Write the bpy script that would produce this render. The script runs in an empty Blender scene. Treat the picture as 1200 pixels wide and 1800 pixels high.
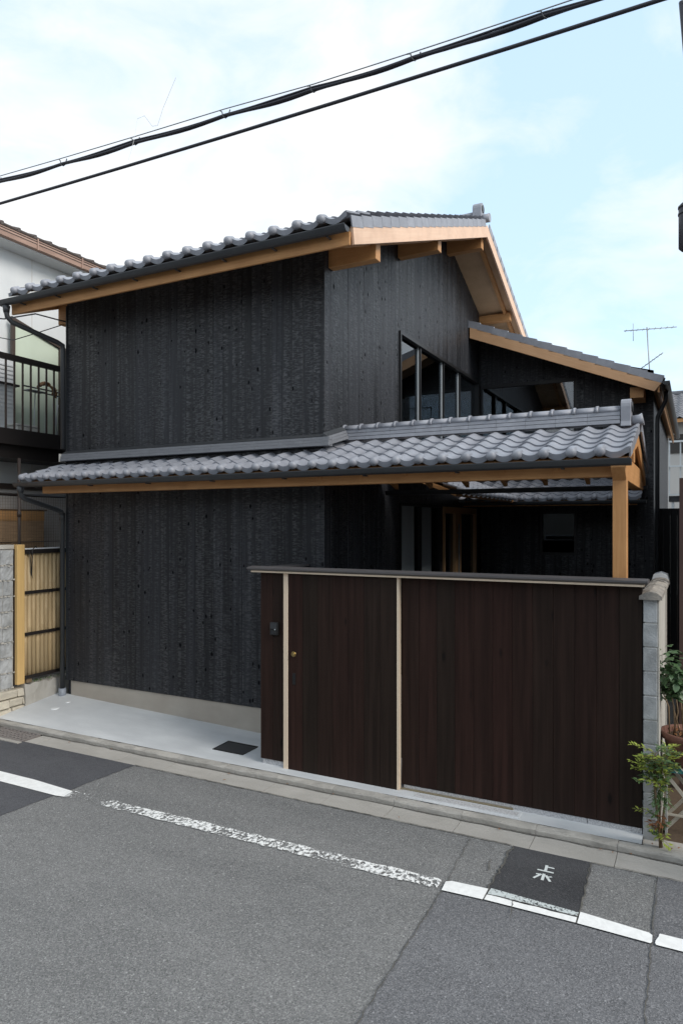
import bpy, bmesh, math, random
from mathutils import Vector, Matrix
R = random.Random(7)
SC = bpy.context.scene
COL = SC.collection
rad = math.radians

# ------------------------------------------------------------------ camera
cam_d = bpy.data.cameras.new('camera')
cam = bpy.data.objects.new('camera', cam_d)
COL.objects.link(cam)
cam.location = (0, 0, 2.45)
cam.rotation_euler = (rad(90), 0, rad(27.25))
cam_d.sensor_fit = 'HORIZONTAL'
cam_d.sensor_width = 24.0
cam_d.lens = 24.0 * 1210 / 1200
cam_d.shift_y = 21.0 / 1200
cam_d.clip_start = 0.05
cam_d.clip_end = 600
SC.camera = cam

# ------------------------------------------------------------------ world, sun, exposure
SUN = Vector((0.90, -0.16, 0.74)).normalized()
world = bpy.data.worlds.new('World')
SC.world = world
world.use_nodes = True
wn = world.node_tree
wn.nodes.clear()
def wnode(t, **k):
    n = wn.nodes.new(t)
    for a, b in k.items():
        setattr(n, a, b)
    return n
w_out = wnode('ShaderNodeOutputWorld')
w_bg = wnode('ShaderNodeBackground')
w_bg.inputs['Strength'].default_value = 0.1
w_sky = wnode('ShaderNodeTexSky', sky_type='NISHITA', sun_disc=False)
w_sky.sun_elevation = math.asin(SUN.z)
w_sky.sun_rotation = math.atan2(SUN.x, SUN.y)
w_tc = wnode('ShaderNodeTexCoord')
w_map = wnode('ShaderNodeMapping')
w_map.inputs['Location'].default_value = (1.3, 0.2, 0.0)
w_map.inputs['Rotation'].default_value = (0, 0, rad(26))
w_map.inputs['Scale'].default_value = (1.0, 1.0, 1.9)
w_no = wnode('ShaderNodeTexNoise')
w_no.inputs['Scale'].default_value = 1.9
w_no.inputs['Detail'].default_value = 7
w_no.inputs['Roughness'].default_value = 0.52
w_no.inputs['Distortion'].default_value = 0.35
w_n2 = wnode('ShaderNodeTexNoise')
w_n2.inputs['Scale'].default_value = 6.5
w_n2.inputs['Detail'].default_value = 8
w_n2.inputs['Roughness'].default_value = 0.58
w_n2.inputs['Distortion'].default_value = 0.5
w_sum = wnode('ShaderNodeMath', operation='MULTIPLY_ADD')
w_sum.inputs[1].default_value = 0.55
wn.links.new(w_map.outputs['Vector'], w_n2.inputs['Vector'])
wn.links.new(w_n2.outputs['Fac'], w_sum.inputs[0])
wn.links.new(w_no.outputs['Fac'], w_sum.inputs[2])
w_ramp = wnode('ShaderNodeValToRGB')
w_ramp.color_ramp.elements[0].position = 0.60
w_ramp.color_ramp.elements[0].color = (0.12, 0.12, 0.12, 1)
w_ramp.color_ramp.elements[1].position = 0.89
w_ramp.color_ramp.elements[1].color = (1, 1, 1, 1)
w_mix = wnode('ShaderNodeMix', data_type='RGBA')
w_mix.inputs[7].default_value = (10.8, 11.0, 11.2, 1)
wl = wn.links.new
wl(w_tc.outputs['Generated'], w_map.inputs['Vector'])
wl(w_map.outputs['Vector'], w_no.inputs['Vector'])
wl(w_sum.outputs[0], w_ramp.inputs['Fac'])
wl(w_ramp.outputs['Color'], w_mix.inputs[0])
w_veil = wnode('ShaderNodeMix', data_type='RGBA', blend_type='ADD')      # bright thin veil in front of the clear sky
w_veil.inputs[0].default_value = 1.0
w_veil.inputs[7].default_value = (4.9, 6.9, 8.5, 1)
wl(w_sky.outputs['Color'], w_veil.inputs[6])
wl(w_veil.outputs[2], w_mix.inputs[6])
wl(w_mix.outputs[2], w_bg.inputs['Color'])
wl(w_bg.outputs['Background'], w_out.inputs['Surface'])

sun_d = bpy.data.lights.new('sun', 'SUN')
sun_d.energy = 2.7
sun_d.angle = rad(26)
sun_d.color = (1.0, 0.95, 0.88)
sun = bpy.data.objects.new('sun', sun_d)
COL.objects.link(sun)
sun.location = (10, -6, 14)
sun.rotation_euler = SUN.to_track_quat('Z', 'Y').to_euler()

SC.view_settings.view_transform = 'Standard'
SC.view_settings.look = 'None'
SC.view_settings.exposure = 0.0
SC.view_settings.gamma = 1.0
SC.view_settings.use_curve_mapping = False
SC.render.engine = 'CYCLES'
SC.cycles.max_bounces = 8
SC.cycles.use_denoising = True

# ------------------------------------------------------------------ materials
SLANT = {}
def new_mat(name):
    m = bpy.data.materials.new(name)
    m.use_nodes = True
    nt = m.node_tree
    b = nt.nodes['Principled BSDF']
    return m, nt, b
def N(nt, t, ins=None, **k):
    n = nt.nodes.new(t)
    for a, v in k.items():
        setattr(n, a, v)
    for a, v in (ins or {}).items():
        if isinstance(v, bpy.types.NodeSocket):
            nt.links.new(v, n.inputs[a])
        else:
            n.inputs[a].default_value = v
    return n
def rgba(c):
    return (c[0], c[1], c[2], 1)
def pos_vec(nt, scale, rnd=0.0):
    g = N(nt, 'ShaderNodeNewGeometry')
    v = g.outputs['Position']
    if rnd:
        oi = N(nt, 'ShaderNodeObjectInfo')
        mu = N(nt, 'ShaderNodeMath', {0: oi.outputs['Random'], 1: rnd}, operation='MULTIPLY')
        v = N(nt, 'ShaderNodeVectorMath', {0: v, 1: mu.outputs[0]}, operation='ADD').outputs[0]
    if SLANT.get('now'):
        ax, piv, fall = SLANT['now']
        sp = N(nt, 'ShaderNodeSeparateXYZ', {0: v})
        d = N(nt, 'ShaderNodeMath', {0: sp.outputs[ax], 1: piv}, operation='SUBTRACT')
        d = N(nt, 'ShaderNodeMath', {0: d.outputs[0]}, operation='ABSOLUTE')
        z = N(nt, 'ShaderNodeMath', {0: d.outputs[0], 1: fall, 2: sp.outputs[2]}, operation='MULTIPLY_ADD')
        v = N(nt, 'ShaderNodeCombineXYZ', {0: sp.outputs[0], 1: sp.outputs[1], 2: z.outputs[0]}).outputs[0]
    return N(nt, 'ShaderNodeVectorMath', {0: v, 1: scale}, operation='MULTIPLY').outputs[0]
def mix(nt, f, a, b, blend='MIX'):
    n = N(nt, 'ShaderNodeMix', data_type='RGBA', blend_type=blend)
    for i, v in ((0, f), (6, a), (7, b)):
        if isinstance(v, bpy.types.NodeSocket):
            nt.links.new(v, n.inputs[i])
        else:
            n.inputs[i].default_value = v if i == 0 else rgba(v)
    return n.outputs[2]
def ramp(nt, fac, p0, p1, c0=(0, 0, 0), c1=(1, 1, 1)):
    r = N(nt, 'ShaderNodeValToRGB', {'Fac': fac})
    r.color_ramp.elements[0].position = p0
    r.color_ramp.elements[0].color = rgba(c0)
    r.color_ramp.elements[1].position = p1
    r.color_ramp.elements[1].color = rgba(c1)
    return r.outputs['Color']
def simple(name, c1, c2=None, scale=(8, 8, 8), rough=0.6, bump=0.0, bscale=None, rnd=0.0, rc=None, metallic=0.0, detail=5, spec=0.5, blot=None, bdist=0.01):
    """two-tone noise over world position, optional random tint per object, fine relief and large blotches"""
    m, nt, b = new_mat(name)
    v = pos_vec(nt, scale, 37.0 if rnd else 0)
    no = N(nt, 'ShaderNodeTexNoise', {'Vector': v, 'Scale': 1.0, 'Detail': detail, 'Roughness': 0.6})
    c = mix(nt, ramp(nt, no.outputs['Fac'], 0.3, 0.7), c1, c2 or c1)
    if rnd:
        oi = N(nt, 'ShaderNodeObjectInfo')
        f = N(nt, 'ShaderNodeMath', {0: oi.outputs['Random'], 1: rnd}, operation='MULTIPLY')
        c = mix(nt, f.outputs[0], c, rc)
    if blot:
        bn = N(nt, 'ShaderNodeTexNoise', {'Vector': pos_vec(nt, (blot[0],) * 3), 'Scale': 1.0, 'Detail': 4})
        c = mix(nt, ramp(nt, bn.outputs['Fac'], 0.42, 0.68, (0, 0, 0), (blot[2],) * 3), c, blot[1])
    nt.links.new(c, b.inputs['Base Color'])
    b.inputs['Roughness'].default_value = rough
    b.inputs['Metallic'].default_value = metallic
    b.inputs['Specular IOR Level'].default_value = spec
    if bump:
        bn = N(nt, 'ShaderNodeTexNoise', {'Vector': pos_vec(nt, bscale or scale, 37.0 if rnd else 0), 'Scale': 1.0, 'Detail': 4})
        bp = N(nt, 'ShaderNodeBump', {'Height': bn.outputs['Fac'], 'Strength': bump, 'Distance': bdist})
        nt.links.new(bp.outputs['Normal'], b.inputs['Normal'])
    return m
def charred(name):
    """burnt cedar: boards of differing tone and sheen, bands of alligator scale, dark knots, silvery crests"""
    m, nt, b = new_mat(name)
    oi = N(nt, 'ShaderNodeObjectInfo')
    wob = N(nt, 'ShaderNodeTexNoise', {'Vector': pos_vec(nt, (16, 16, 12), 11.0), 'Scale': 1.0, 'Detail': 2})
    v = pos_vec(nt, (17, 17, 78), 11.0)
    v2 = N(nt, 'ShaderNodeVectorMath', {0: v, 1: wob.outputs['Color']}, operation='ADD').outputs[0]
    vo = N(nt, 'ShaderNodeTexNoise', {'Vector': v2, 'Scale': 1.0, 'Detail': 2, 'Roughness': 0.5})
    cr = ramp(nt, vo.outputs['Fac'], 0.40, 0.62)
    # vertical bands inside a board where the scale stands up, smooth char between
    band = N(nt, 'ShaderNodeTexNoise', {'Vector': pos_vec(nt, (15, 15, 0.55), 23.0), 'Scale': 1.0, 'Detail': 3})
    bandf = ramp(nt, band.outputs['Fac'], 0.36, 0.64, (0.15, 0.15, 0.15))
    st = N(nt, 'ShaderNodeTexNoise', {'Vector': pos_vec(nt, (46, 46, 0.8), 23.0), 'Scale': 1.0, 'Detail': 4})
    base = mix(nt, ramp(nt, st.outputs['Fac'], 0.3, 0.7), (0.0130, 0.0138, 0.0164), (0.027, 0.0286, 0.033))
    tone = ramp(nt, oi.outputs['Random'], 0.0, 1.0, (0.65, 0.65, 0.66), (1.4, 1.4, 1.42))
    base = mix(nt, 1.0, base, tone, 'MULTIPLY')
    crest = N(nt, 'ShaderNodeMath', {0: cr, 1: bandf}, operation='MULTIPLY')
    base = mix(nt, ramp(nt, crest.outputs[0], 0.1, 1.0, (0, 0, 0), (0.45,) * 3), base, (0.056, 0.059, 0.066))
    kv = N(nt, 'ShaderNodeVectorMath', {0: pos_vec(nt, (12.5, 12.5, 7.5), 5.0), 1: N(nt, 'ShaderNodeVectorMath', {0: wob.outputs['Color'], 1: (0.22, 0.22, 0.22)}, operation='MULTIPLY').outputs[0]}, operation='ADD').outputs[0]
    kn = N(nt, 'ShaderNodeTexVoronoi', {'Vector': kv, 'Scale': 1.0, 'Randomness': 1.0}, feature='F1')
    ks = N(nt, 'ShaderNodeSeparateColor', {'Color': kn.outputs['Color']})
    size = N(nt, 'ShaderNodeMapRange', {0: ks.outputs[0], 1: 0.30, 2: 1.0, 3: 0.0, 4: 0.26})     # each knot its own size, a third of them none
    kd = N(nt, 'ShaderNodeMapRange', {0: kn.outputs['Distance'], 1: size.outputs[0], 2: N(nt, 'ShaderNodeMath', {0: size.outputs[0], 1: 0.6}, operation='MULTIPLY').outputs[0], 3: 0.0, 4: 0.85})
    base = mix(nt, kd.outputs[0], base, (0.003, 0.003, 0.0035))
    nt.links.new(base, b.inputs['Base Color'])
    rr = N(nt, 'ShaderNodeMapRange', {0: oi.outputs['Random'], 1: 0.0, 2: 1.0, 3: 0.40, 4: 0.50})
    rk = N(nt, 'ShaderNodeMath', {0: kd.outputs[0], 1: 0.4, 2: rr.outputs[0]}, operation='MULTIPLY_ADD')
    nt.links.new(rk.outputs[0], b.inputs['Roughness'])
    sp = N(nt, 'ShaderNodeMapRange', {0: crest.outputs[0], 1: 0.15, 2: 0.95, 3: 0.30, 4: 0.80})
    sk = N(nt, 'ShaderNodeMath', {0: 1.0, 1: kd.outputs[0]}, operation='SUBTRACT')
    sp = N(nt, 'ShaderNodeMath', {0: sp.outputs[0], 1: sk.outputs[0]}, operation='MULTIPLY')
    nt.links.new(sp.outputs[0], b.inputs['Specular IOR Level'])
    bp = N(nt, 'ShaderNodeBump', {'Height': crest.outputs[0], 'Strength': 0.35, 'Distance': 0.006})
    nt.links.new(bp.outputs['Normal'], b.inputs['Normal'])
    return m
def cedar(name, axis, c1=(0.60, 0.325, 0.14), c2=(0.48, 0.235, 0.09), rough=0.55, slant=None):
    """grain along one axis; slant = (run axis, pivot, fall) turns the grain along a roof slope"""
    s = [55, 55, 55]
    s[axis] = 2.2
    SLANT['now'] = slant
    m = simple(name, c1, c2, tuple(s), rough, 0.10, tuple(s), 0.3, tuple(x * 0.86 for x in c2), spec=0.3, blot=(5.0, tuple(x * 0.8 for x in c2), 0.45))
    SLANT['now'] = None
    return m
def stained(name):
    m, nt, b = new_mat(name)
    oi = N(nt, 'ShaderNodeObjectInfo')
    st = N(nt, 'ShaderNodeTexNoise', {'Vector': pos_vec(nt, (24, 24, 0.9), 19.0), 'Scale': 1.0, 'Detail': 5, 'Roughness': 0.6})
    c = mix(nt, oi.outputs['Random'], (0.0380, 0.0185, 0.0150), (0.0255, 0.0190, 0.0150))
    c = mix(nt, ramp(nt, st.outputs['Fac'], 0.36, 0.66), mix(nt, 0.5, c, (0.008, 0.006, 0.005)), mix(nt, 0.05, c, (0.08, 0.05, 0.035)))
    kn = N(nt, 'ShaderNodeTexVoronoi', {'Vector': pos_vec(nt, (6.5, 6.5, 2.3), 5.0), 'Scale': 1.0}, feature='F1')
    ks = N(nt, 'ShaderNodeSeparateColor', {'Color': kn.outputs['Color']})
    gate = N(nt, 'ShaderNodeMath', {0: ks.outputs[1], 1: 0.66}, operation='GREATER_THAN')
    kd = N(nt, 'ShaderNodeMath', {0: ramp(nt, kn.outputs['Distance'], 0.06, 0.14, (0.8,) * 3, (0, 0, 0)), 1: gate.outputs[0]}, operation='MULTIPLY')
    c = mix(nt, kd.outputs[0], c, (0.007, 0.006, 0.006))
    nt.links.new(c, b.inputs['Base Color'])
    b.inputs['Roughness'].default_value = 0.55
    b.inputs['Specular IOR Level'].default_value = 0.10
    bp = N(nt, 'ShaderNodeBump', {'Height': st.outputs['Fac'], 'Strength': 0.25, 'Distance': 0.004})
    nt.links.new(bp.outputs['Normal'], b.inputs['Normal'])
    return m
def asphalt(name, dark, mid, light, speck=1.0):
    """tarmac: fine grit, faint wheel bands along the street, stains and polished patches"""
    m, nt, b = new_mat(name)
    big = N(nt, 'ShaderNodeTexNoise', {'Vector': pos_vec(nt, (0.55, 1.8, 1)), 'Scale': 1.0, 'Detail': 6, 'Roughness': 0.62})
    med = N(nt, 'ShaderNodeTexNoise', {'Vector': pos_vec(nt, (3.5, 5.0, 5)), 'Scale': 1.0, 'Detail': 7, 'Roughness': 0.7})
    vo = N(nt, 'ShaderNodeTexVoronoi', {'Vector': pos_vec(nt, (150, 150, 150)), 'Scale': 1.0}, feature='F1')
    sv = N(nt, 'ShaderNodeSeparateColor', {'Color': vo.outputs['Color']})
    c = mix(nt, ramp(nt, big.outputs['Fac'], 0.32, 0.68), dark, mid)
    c = mix(nt, ramp(nt, med.outputs['Fac'], 0.52, 0.78, (0, 0, 0), (0.42,) * 3), c, tuple(x * 0.62 for x in dark))
    c = mix(nt, ramp(nt, med.outputs['Fac'], 0.24, 0.42, (0.35,) * 3, (0, 0, 0)), c, tuple(x * 1.28 for x in mid))
    c = mix(nt, ramp(nt, sv.outputs[0], 0.45, 1.0, (0, 0, 0), (0.45 * speck,) * 3), c, light)
    c = mix(nt, ramp(nt, sv.outputs[1], 0.0, 0.38, (0.60 * speck,) * 3, (0, 0, 0)), c, tuple(x * 0.35 for x in dark))
    v3 = N(nt, 'ShaderNodeTexVoronoi', {'Vector': pos_vec(nt, (46, 46, 46)), 'Scale': 1.0}, feature='F1')
    s3 = N(nt, 'ShaderNodeSeparateColor', {'Color': v3.outputs['Color']})
    g3 = N(nt, 'ShaderNodeMath', {0: s3.outputs[0], 1: 0.93}, operation='GREATER_THAN')
    k3 = N(nt, 'ShaderNodeMath', {0: ramp(nt, v3.outputs['Distance'], 0.12, 0.34, (0.35 * speck,) * 3, (0, 0, 0)), 1: g3.outputs[0]}, operation='MULTIPLY')
    c = mix(nt, k3.outputs[0], c, tuple(min(1, x * 1.7) for x in light))
    nt.links.new(c, b.inputs['Base Color'])
    rr = ramp(nt, med.outputs['Fac'], 0.3, 0.7, (0.72,) * 3, (0.9,) * 3)
    nt.links.new(rr, b.inputs['Roughness'])
    b.inputs['Specular IOR Level'].default_value = 0.3
    bp = N(nt, 'ShaderNodeBump', {'Height': vo.outputs['Distance'], 'Strength': 0.6, 'Distance': 0.004})
    nt.links.new(bp.outputs['Normal'], b.inputs['Normal'])
    return m
def worn_paint(name, x0=None, x1=None, lo=0.5, hi=0.5, col=(0.80, 0.81, 0.80), sc=26):
    """road paint with wear: holes cut by noise; more of it gone towards x0"""
    m, nt, b = new_mat(name)
    b.inputs['Roughness'].default_value = 0.6
    n1 = N(nt, 'ShaderNodeTexNoise', {'Vector': pos_vec(nt, (sc, sc * 0.8, 1)), 'Scale': 1.0, 'Detail': 5, 'Roughness': 0.62, 'Distortion': 0.6})
    n2 = N(nt, 'ShaderNodeTexNoise', {'Vector': pos_vec(nt, (2.6, 2.6, 1)), 'Scale': 1.0, 'Detail': 3})
    c = mix(nt, ramp(nt, n1.outputs['Fac'], 0.3, 0.6), tuple(x * 0.86 for x in col), col)
    nt.links.new(c, b.inputs['Base Color'])
    s = N(nt, 'ShaderNodeMath', {0: n2.outputs['Fac'], 1: 0.55, 2: n1.outputs['Fac']}, operation='MULTIPLY_ADD').outputs[0]
    if x0 is None:
        th = lo
    else:
        g = N(nt, 'ShaderNodeNewGeometry')
        sx = N(nt, 'ShaderNodeSeparateXYZ', {0: g.outputs['Position']})
        mr = N(nt, 'ShaderNodeMapRange', {0: sx.outputs[0], 1: x0, 2: x1, 3: lo, 4: hi})
        th = mr.outputs[0]
    dlt = N(nt, 'ShaderNodeMath', {0: s, 1: th}, operation='SUBTRACT').outputs[0]
    k = N(nt, 'ShaderNodeMapRange', {0: dlt, 1: -0.05, 2: 0.07, 3: 0.0, 4: 1.0}).outputs[0]
    tr = N(nt, 'ShaderNodeBsdfTransparent')
    mx = N(nt, 'ShaderNodeMixShader', {0: k, 1: tr.outputs[0], 2: b.outputs[0]})
    nt.links.new(mx.outputs[0], nt.nodes['Material Output'].inputs['Surface'])
    return m
def glass(name, tint=(0.5, 0.53, 0.55), ior=2.0):
    m, nt, b = new_mat(name)
    fr = N(nt, 'ShaderNodeFresnel', {'IOR': ior})
    tr = N(nt, 'ShaderNodeBsdfTransparent', {'Color': rgba(tint)})
    gl = N(nt, 'ShaderNodeBsdfGlossy', {'Color': (0.85, 0.9, 0.95, 1), 'Roughness': 0.012})
    mx = N(nt, 'ShaderNodeMixShader', {0: fr.outputs[0], 1: tr.outputs[0], 2: gl.outputs[0]})
    nt.links.new(mx.outputs[0], nt.nodes['Material Output'].inputs['Surface'])
    return m
def leafy(name, c1, c2, rnd=0.6, rc=(0.05, 0.09, 0.03)):
    m = simple(name, c1, c2, (22, 22, 22), 0.45, 0, None, rnd, rc)
    b = m.node_tree.nodes['Principled BSDF']
    b.inputs['Subsurface Weight'].default_value = 0.0
    return m

M = {}
M['char'] = charred('charred_cedar')
M['dark'] = simple('black_backing', (0.012, 0.012, 0.013), rough=0.8)
M['wx'] = cedar('cedar_grain_x', 0)
M['wy'] = cedar('cedar_grain_y', 1)
M['wz'] = cedar('cedar_grain_z', 2)
M['ws'] = cedar('cedar_main_slope_lit', 1, (0.82, 0.58, 0.42), (0.75, 0.50, 0.35), slant=(1, 10.63, 0.387))  # paler copy of the same cedar, sunlight painted into the colour
M['wc'] = cedar('cedar_canopy_slope', 1, slant=(1, 6.95, 0.325))
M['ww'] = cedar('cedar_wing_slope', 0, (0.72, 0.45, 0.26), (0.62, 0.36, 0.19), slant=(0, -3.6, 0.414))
M['soffit'] = cedar('soffit_board', 1, (0.60, 0.42, 0.26), (0.54, 0.36, 0.21))
M['hinoki'] = simple('pale_trim_wood', (0.78, 0.64, 0.49), (0.72, 0.57, 0.42), (50, 50, 2), 0.5, 0.05)
M['stain'] = stained('dark_stained_cedar')
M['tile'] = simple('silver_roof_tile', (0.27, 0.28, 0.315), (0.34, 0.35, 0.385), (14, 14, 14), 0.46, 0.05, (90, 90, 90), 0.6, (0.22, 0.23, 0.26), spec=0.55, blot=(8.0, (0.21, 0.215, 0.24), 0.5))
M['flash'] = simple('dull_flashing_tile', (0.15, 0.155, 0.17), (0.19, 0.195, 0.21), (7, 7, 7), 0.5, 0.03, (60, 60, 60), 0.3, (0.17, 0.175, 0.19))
M['gutter'] = simple('charcoal_gutter_metal', (0.035, 0.038, 0.042), (0.045, 0.048, 0.052), (4, 4, 4), 0.42)
M['black'] = simple('black_aluminium', (0.012, 0.012, 0.013), rough=0.4)
M['alu'] = simple('grey_aluminium', (0.52, 0.56, 0.58), rough=0.4)
M['capmetal'] = simple('dark_cap_sheet', (0.085, 0.08, 0.082), (0.10, 0.095, 0.097), (3, 3, 3), 0.45)
M['found'] = simple('foundation_concrete', (0.47, 0.43, 0.37), (0.40, 0.36, 0.31), (3, 3, 6), 0.8, 0.15, (50, 50, 50), blot=(2.0, (0.36, 0.31, 0.26), 0.5))
M['apron'] = simple('new_concrete', (0.51, 0.53, 0.545), (0.64, 0.66, 0.67), (1.4, 4.5, 2), 0.7, 0.25, (18, 40, 30), blot=(1.3, (0.47, 0.485, 0.50), 0.55))
M['kerb'] = simple('old_kerb_concrete', (0.36, 0.34, 0.31), (0.46, 0.44, 0.40), (9, 9, 9), 0.88, 0.6, (45, 45, 45), 0.4, (0.36, 0.35, 0.33), blot=(5.0, (0.22, 0.21, 0.19), 0.55))
M['gut'] = simple('gutter_concrete', (0.36, 0.345, 0.315), (0.42, 0.40, 0.37), (4, 10, 4), 0.88, 0.4, (60, 60, 60), 0.4, (0.33, 0.32, 0.30), blot=(2.2, (0.29, 0.275, 0.25), 0.5))
M['agg'] = simple('washed_aggregate', (0.62, 0.62, 0.63), (0.33, 0.33, 0.34), (75, 75, 75), 0.8, 0.7, (75, 75, 75), detail=2)
M['block'] = simple('concrete_block', (0.29, 0.30, 0.305), (0.41, 0.42, 0.43), (9, 9, 9), 0.92, 0.4, (70, 70, 70), 0.8, (0.25, 0.255, 0.25), blot=(8.0, (0.52, 0.535, 0.54), 0.65))
M['mortar'] = simple('mortar', (0.36, 0.35, 0.33), (0.44, 0.43, 0.40), (20, 20, 20), 0.95, 0.5, (50, 50, 50))
M['render'] = simple('weathered_render', (0.48, 0.46, 0.42), (0.38, 0.36, 0.32), (6, 6, 3), 0.9, 0.3, (40, 40, 40))
M['coping'] = simple('mossy_coping', (0.25, 0.235, 0.215), (0.36, 0.32, 0.27), (13, 13, 13), 0.95, 0.8, (45, 45, 45), blot=(9.0, (0.12, 0.115, 0.11), 0.6))
M['asph'] = asphalt('old_asphalt', (0.140, 0.142, 0.143), (0.185, 0.186, 0.185), (0.42, 0.42, 0.41))
M['asph2'] = asphalt('relaid_asphalt', (0.118, 0.121, 0.129), (0.150, 0.153, 0.161), (0.34, 0.34, 0.35))
M['asph3'] = asphalt('new_asphalt', (0.070, 0.072, 0.081), (0.092, 0.094, 0.103), (0.16, 0.16, 0.17), 0.7)
M['asph4'] = asphalt('patch_asphalt', (0.036, 0.037, 0.041), (0.068, 0.069, 0.074), (0.16, 0.16, 0.165), 0.6)
M['crack'] = simple('crack_fill', (0.065, 0.064, 0.061), (0.12, 0.115, 0.10), (30, 30, 30), 0.95)
M['paint'] = worn_paint('white_road_paint', lo=0.42, col=(0.84, 0.85, 0.84), sc=20)
M['paint_worn'] = worn_paint('worn_road_paint', -4.9, -4.1, 0.93, 0.765, sc=34)
M['paint_dust'] = worn_paint('dusty_road_paint', lo=0.69, col=(0.55, 0.60, 0.60), sc=60)
M['paint_mark'] = worn_paint('mark_paint', lo=0.52, col=(0.60, 0.64, 0.64), sc=45)
M['glass'] = glass('window_glass')
M['glass2'] = glass('dark_window_glass', (0.25, 0.27, 0.28), 1.38)
M['frostgrey'] = simple('frosted_grey_pane', (0.34, 0.38, 0.40), (0.28, 0.32, 0.34), (3, 3, 1), 0.3)
M['door'] = simple('brown_door_wood', (0.60, 0.38, 0.20), (0.50, 0.30, 0.15), (50, 50, 2.2), 0.5)
M['brass'] = simple('brass', (0.62, 0.46, 0.20), rough=0.3, metallic=1.0)
M['rail'] = simple('dull_brass_rail', (0.36, 0.30, 0.20), rough=0.45, metallic=0.6)
M['nwall'] = simple('white_siding', (0.66, 0.68, 0.68), (0.58, 0.60, 0.61), (2, 2, 0.8), 0.7, 0.05, (30, 30, 30))
M['ngrey'] = simple('grey_mortar_wall', (0.52, 0.50, 0.48), (0.58, 0.56, 0.54), (2, 2, 2), 0.85)
M['rust'] = simple('rusty_fascia', (0.42, 0.28, 0.22), (0.28, 0.18, 0.14), (3, 3, 20), 0.7, 0.1, (20, 20, 40))
M['ntile'] = simple('old_brown_tile', (0.085, 0.072, 0.068), (0.14, 0.12, 0.11), (9, 9, 9), 0.7)
M['brown'] = simple('brown_aluminium', (0.060, 0.042, 0.034), rough=0.5)
M['brownd'] = simple('dark_brown_aluminium', (0.018, 0.014, 0.013), rough=0.5)
M['frost'] = simple('pale_green_frosted_pane', (0.62, 0.70, 0.58), (0.56, 0.64, 0.53), (2, 2, 1), 0.25, spec=0.5)
M['plastic'] = simple('cream_plastic', (0.62, 0.62, 0.58), rough=0.5)
M['acwhite'] = simple('white_enamel', (0.70, 0.72, 0.73), rough=0.45)
M['rope'] = simple('tan_rope', (0.32, 0.19, 0.10), (0.22, 0.12, 0.06), (40, 40, 40), 0.9)
M['reed'] = simple('reed_blind', (0.54, 0.36, 0.22), (0.36, 0.23, 0.13), (4, 4, 110), 0.85, 0.5, (4, 4, 110))
M['reedo'] = simple('orange_reed_blind', (0.70, 0.38, 0.15), (0.48, 0.25, 0.10), (4, 4, 110), 0.85, 0.5, (4, 4, 110))
M['bamboo'] = simple('tan_bamboo', (0.58, 0.42, 0.22), (0.48, 0.34, 0.18), (9, 9, 3), 0.5, 0, None, 0.5, (0.62, 0.49, 0.30))
M['yellowpost'] = simple('yellow_wood_post', (0.70, 0.47, 0.19), (0.62, 0.40, 0.16), (40, 40, 2), 0.55)
M['clay'] = simple('terracotta', (0.13, 0.055, 0.040), (0.18, 0.085, 0.06), (14, 14, 14), 0.8)
M['soil'] = simple('soil', (0.05, 0.033, 0.022), (0.09, 0.06, 0.035), (40, 40, 40), 0.95)
M['twig'] = simple('twig', (0.24, 0.17, 0.10), (0.15, 0.10, 0.06), (30, 30, 6), 0.85)
M['leaf'] = leafy('dark_leaf', (0.055, 0.115, 0.05), (0.09, 0.16, 0.07))
M['leaf2'] = leafy('nandina_leaf', (0.075, 0.14, 0.06), (0.13, 0.20, 0.07), 0.3)
M['leaf3'] = leafy('young_leaf', (0.40, 0.44, 0.08), (0.26, 0.34, 0.06), 0.3, (0.3, 0.36, 0.06))
M['redleaf'] = leafy('rust_leaf', (0.30, 0.11, 0.05), (0.20, 0.09, 0.04), 0.4, (0.35, 0.22, 0.06))
M['teal'] = simple('teal_tray', (0.02, 0.16, 0.17), rough=0.5)
M['white'] = simple('off_white_metal', (0.62, 0.60, 0.55), rough=0.5)
M['standm'] = simple('cream_stand_metal', (0.48, 0.45, 0.38), rough=0.5)
M['cable'] = simple('black_cable', (0.02, 0.02, 0.028), rough=0.5)
M['steel'] = simple('galvanised_steel', (0.35, 0.36, 0.37), (0.28, 0.29, 0.30), (20, 20, 20), 0.5, metallic=0.4)
M['grate'] = simple('rusty_grate', (0.16, 0.145, 0.14), (0.22, 0.20, 0.19), (12, 12, 12), 0.7, 0.2)
M['pole'] = simple('pole_concrete', (0.34, 0.33, 0.32), (0.40, 0.39, 0.37), (5, 5, 2), 0.85)
M['curtain'] = simple('grey_curtain', (0.80, 0.84, 0.86), (0.74, 0.78, 0.80), (30, 30, 1), 0.9)
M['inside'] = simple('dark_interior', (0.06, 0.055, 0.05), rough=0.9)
M['fartile'] = simple('far_roof_tile', (0.20, 0.20, 0.21), (0.10, 0.10, 0.11), (6, 6, 6), 0.6)
M['ground'] = simple('bare_ground', (0.17, 0.16, 0.145), (0.22, 0.21, 0.19), (3, 3, 3), 0.95)
M['yard'] = simple('dark_gravel', (0.05, 0.05, 0.048), (0.10, 0.098, 0.092), (30, 30, 30), 0.95, 0.4)
M['stone'] = simple('split_stone', (0.58, 0.53, 0.43), (0.45, 0.41, 0.34), (10, 10, 16), 0.9, 0.7, (28, 28, 50))

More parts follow.
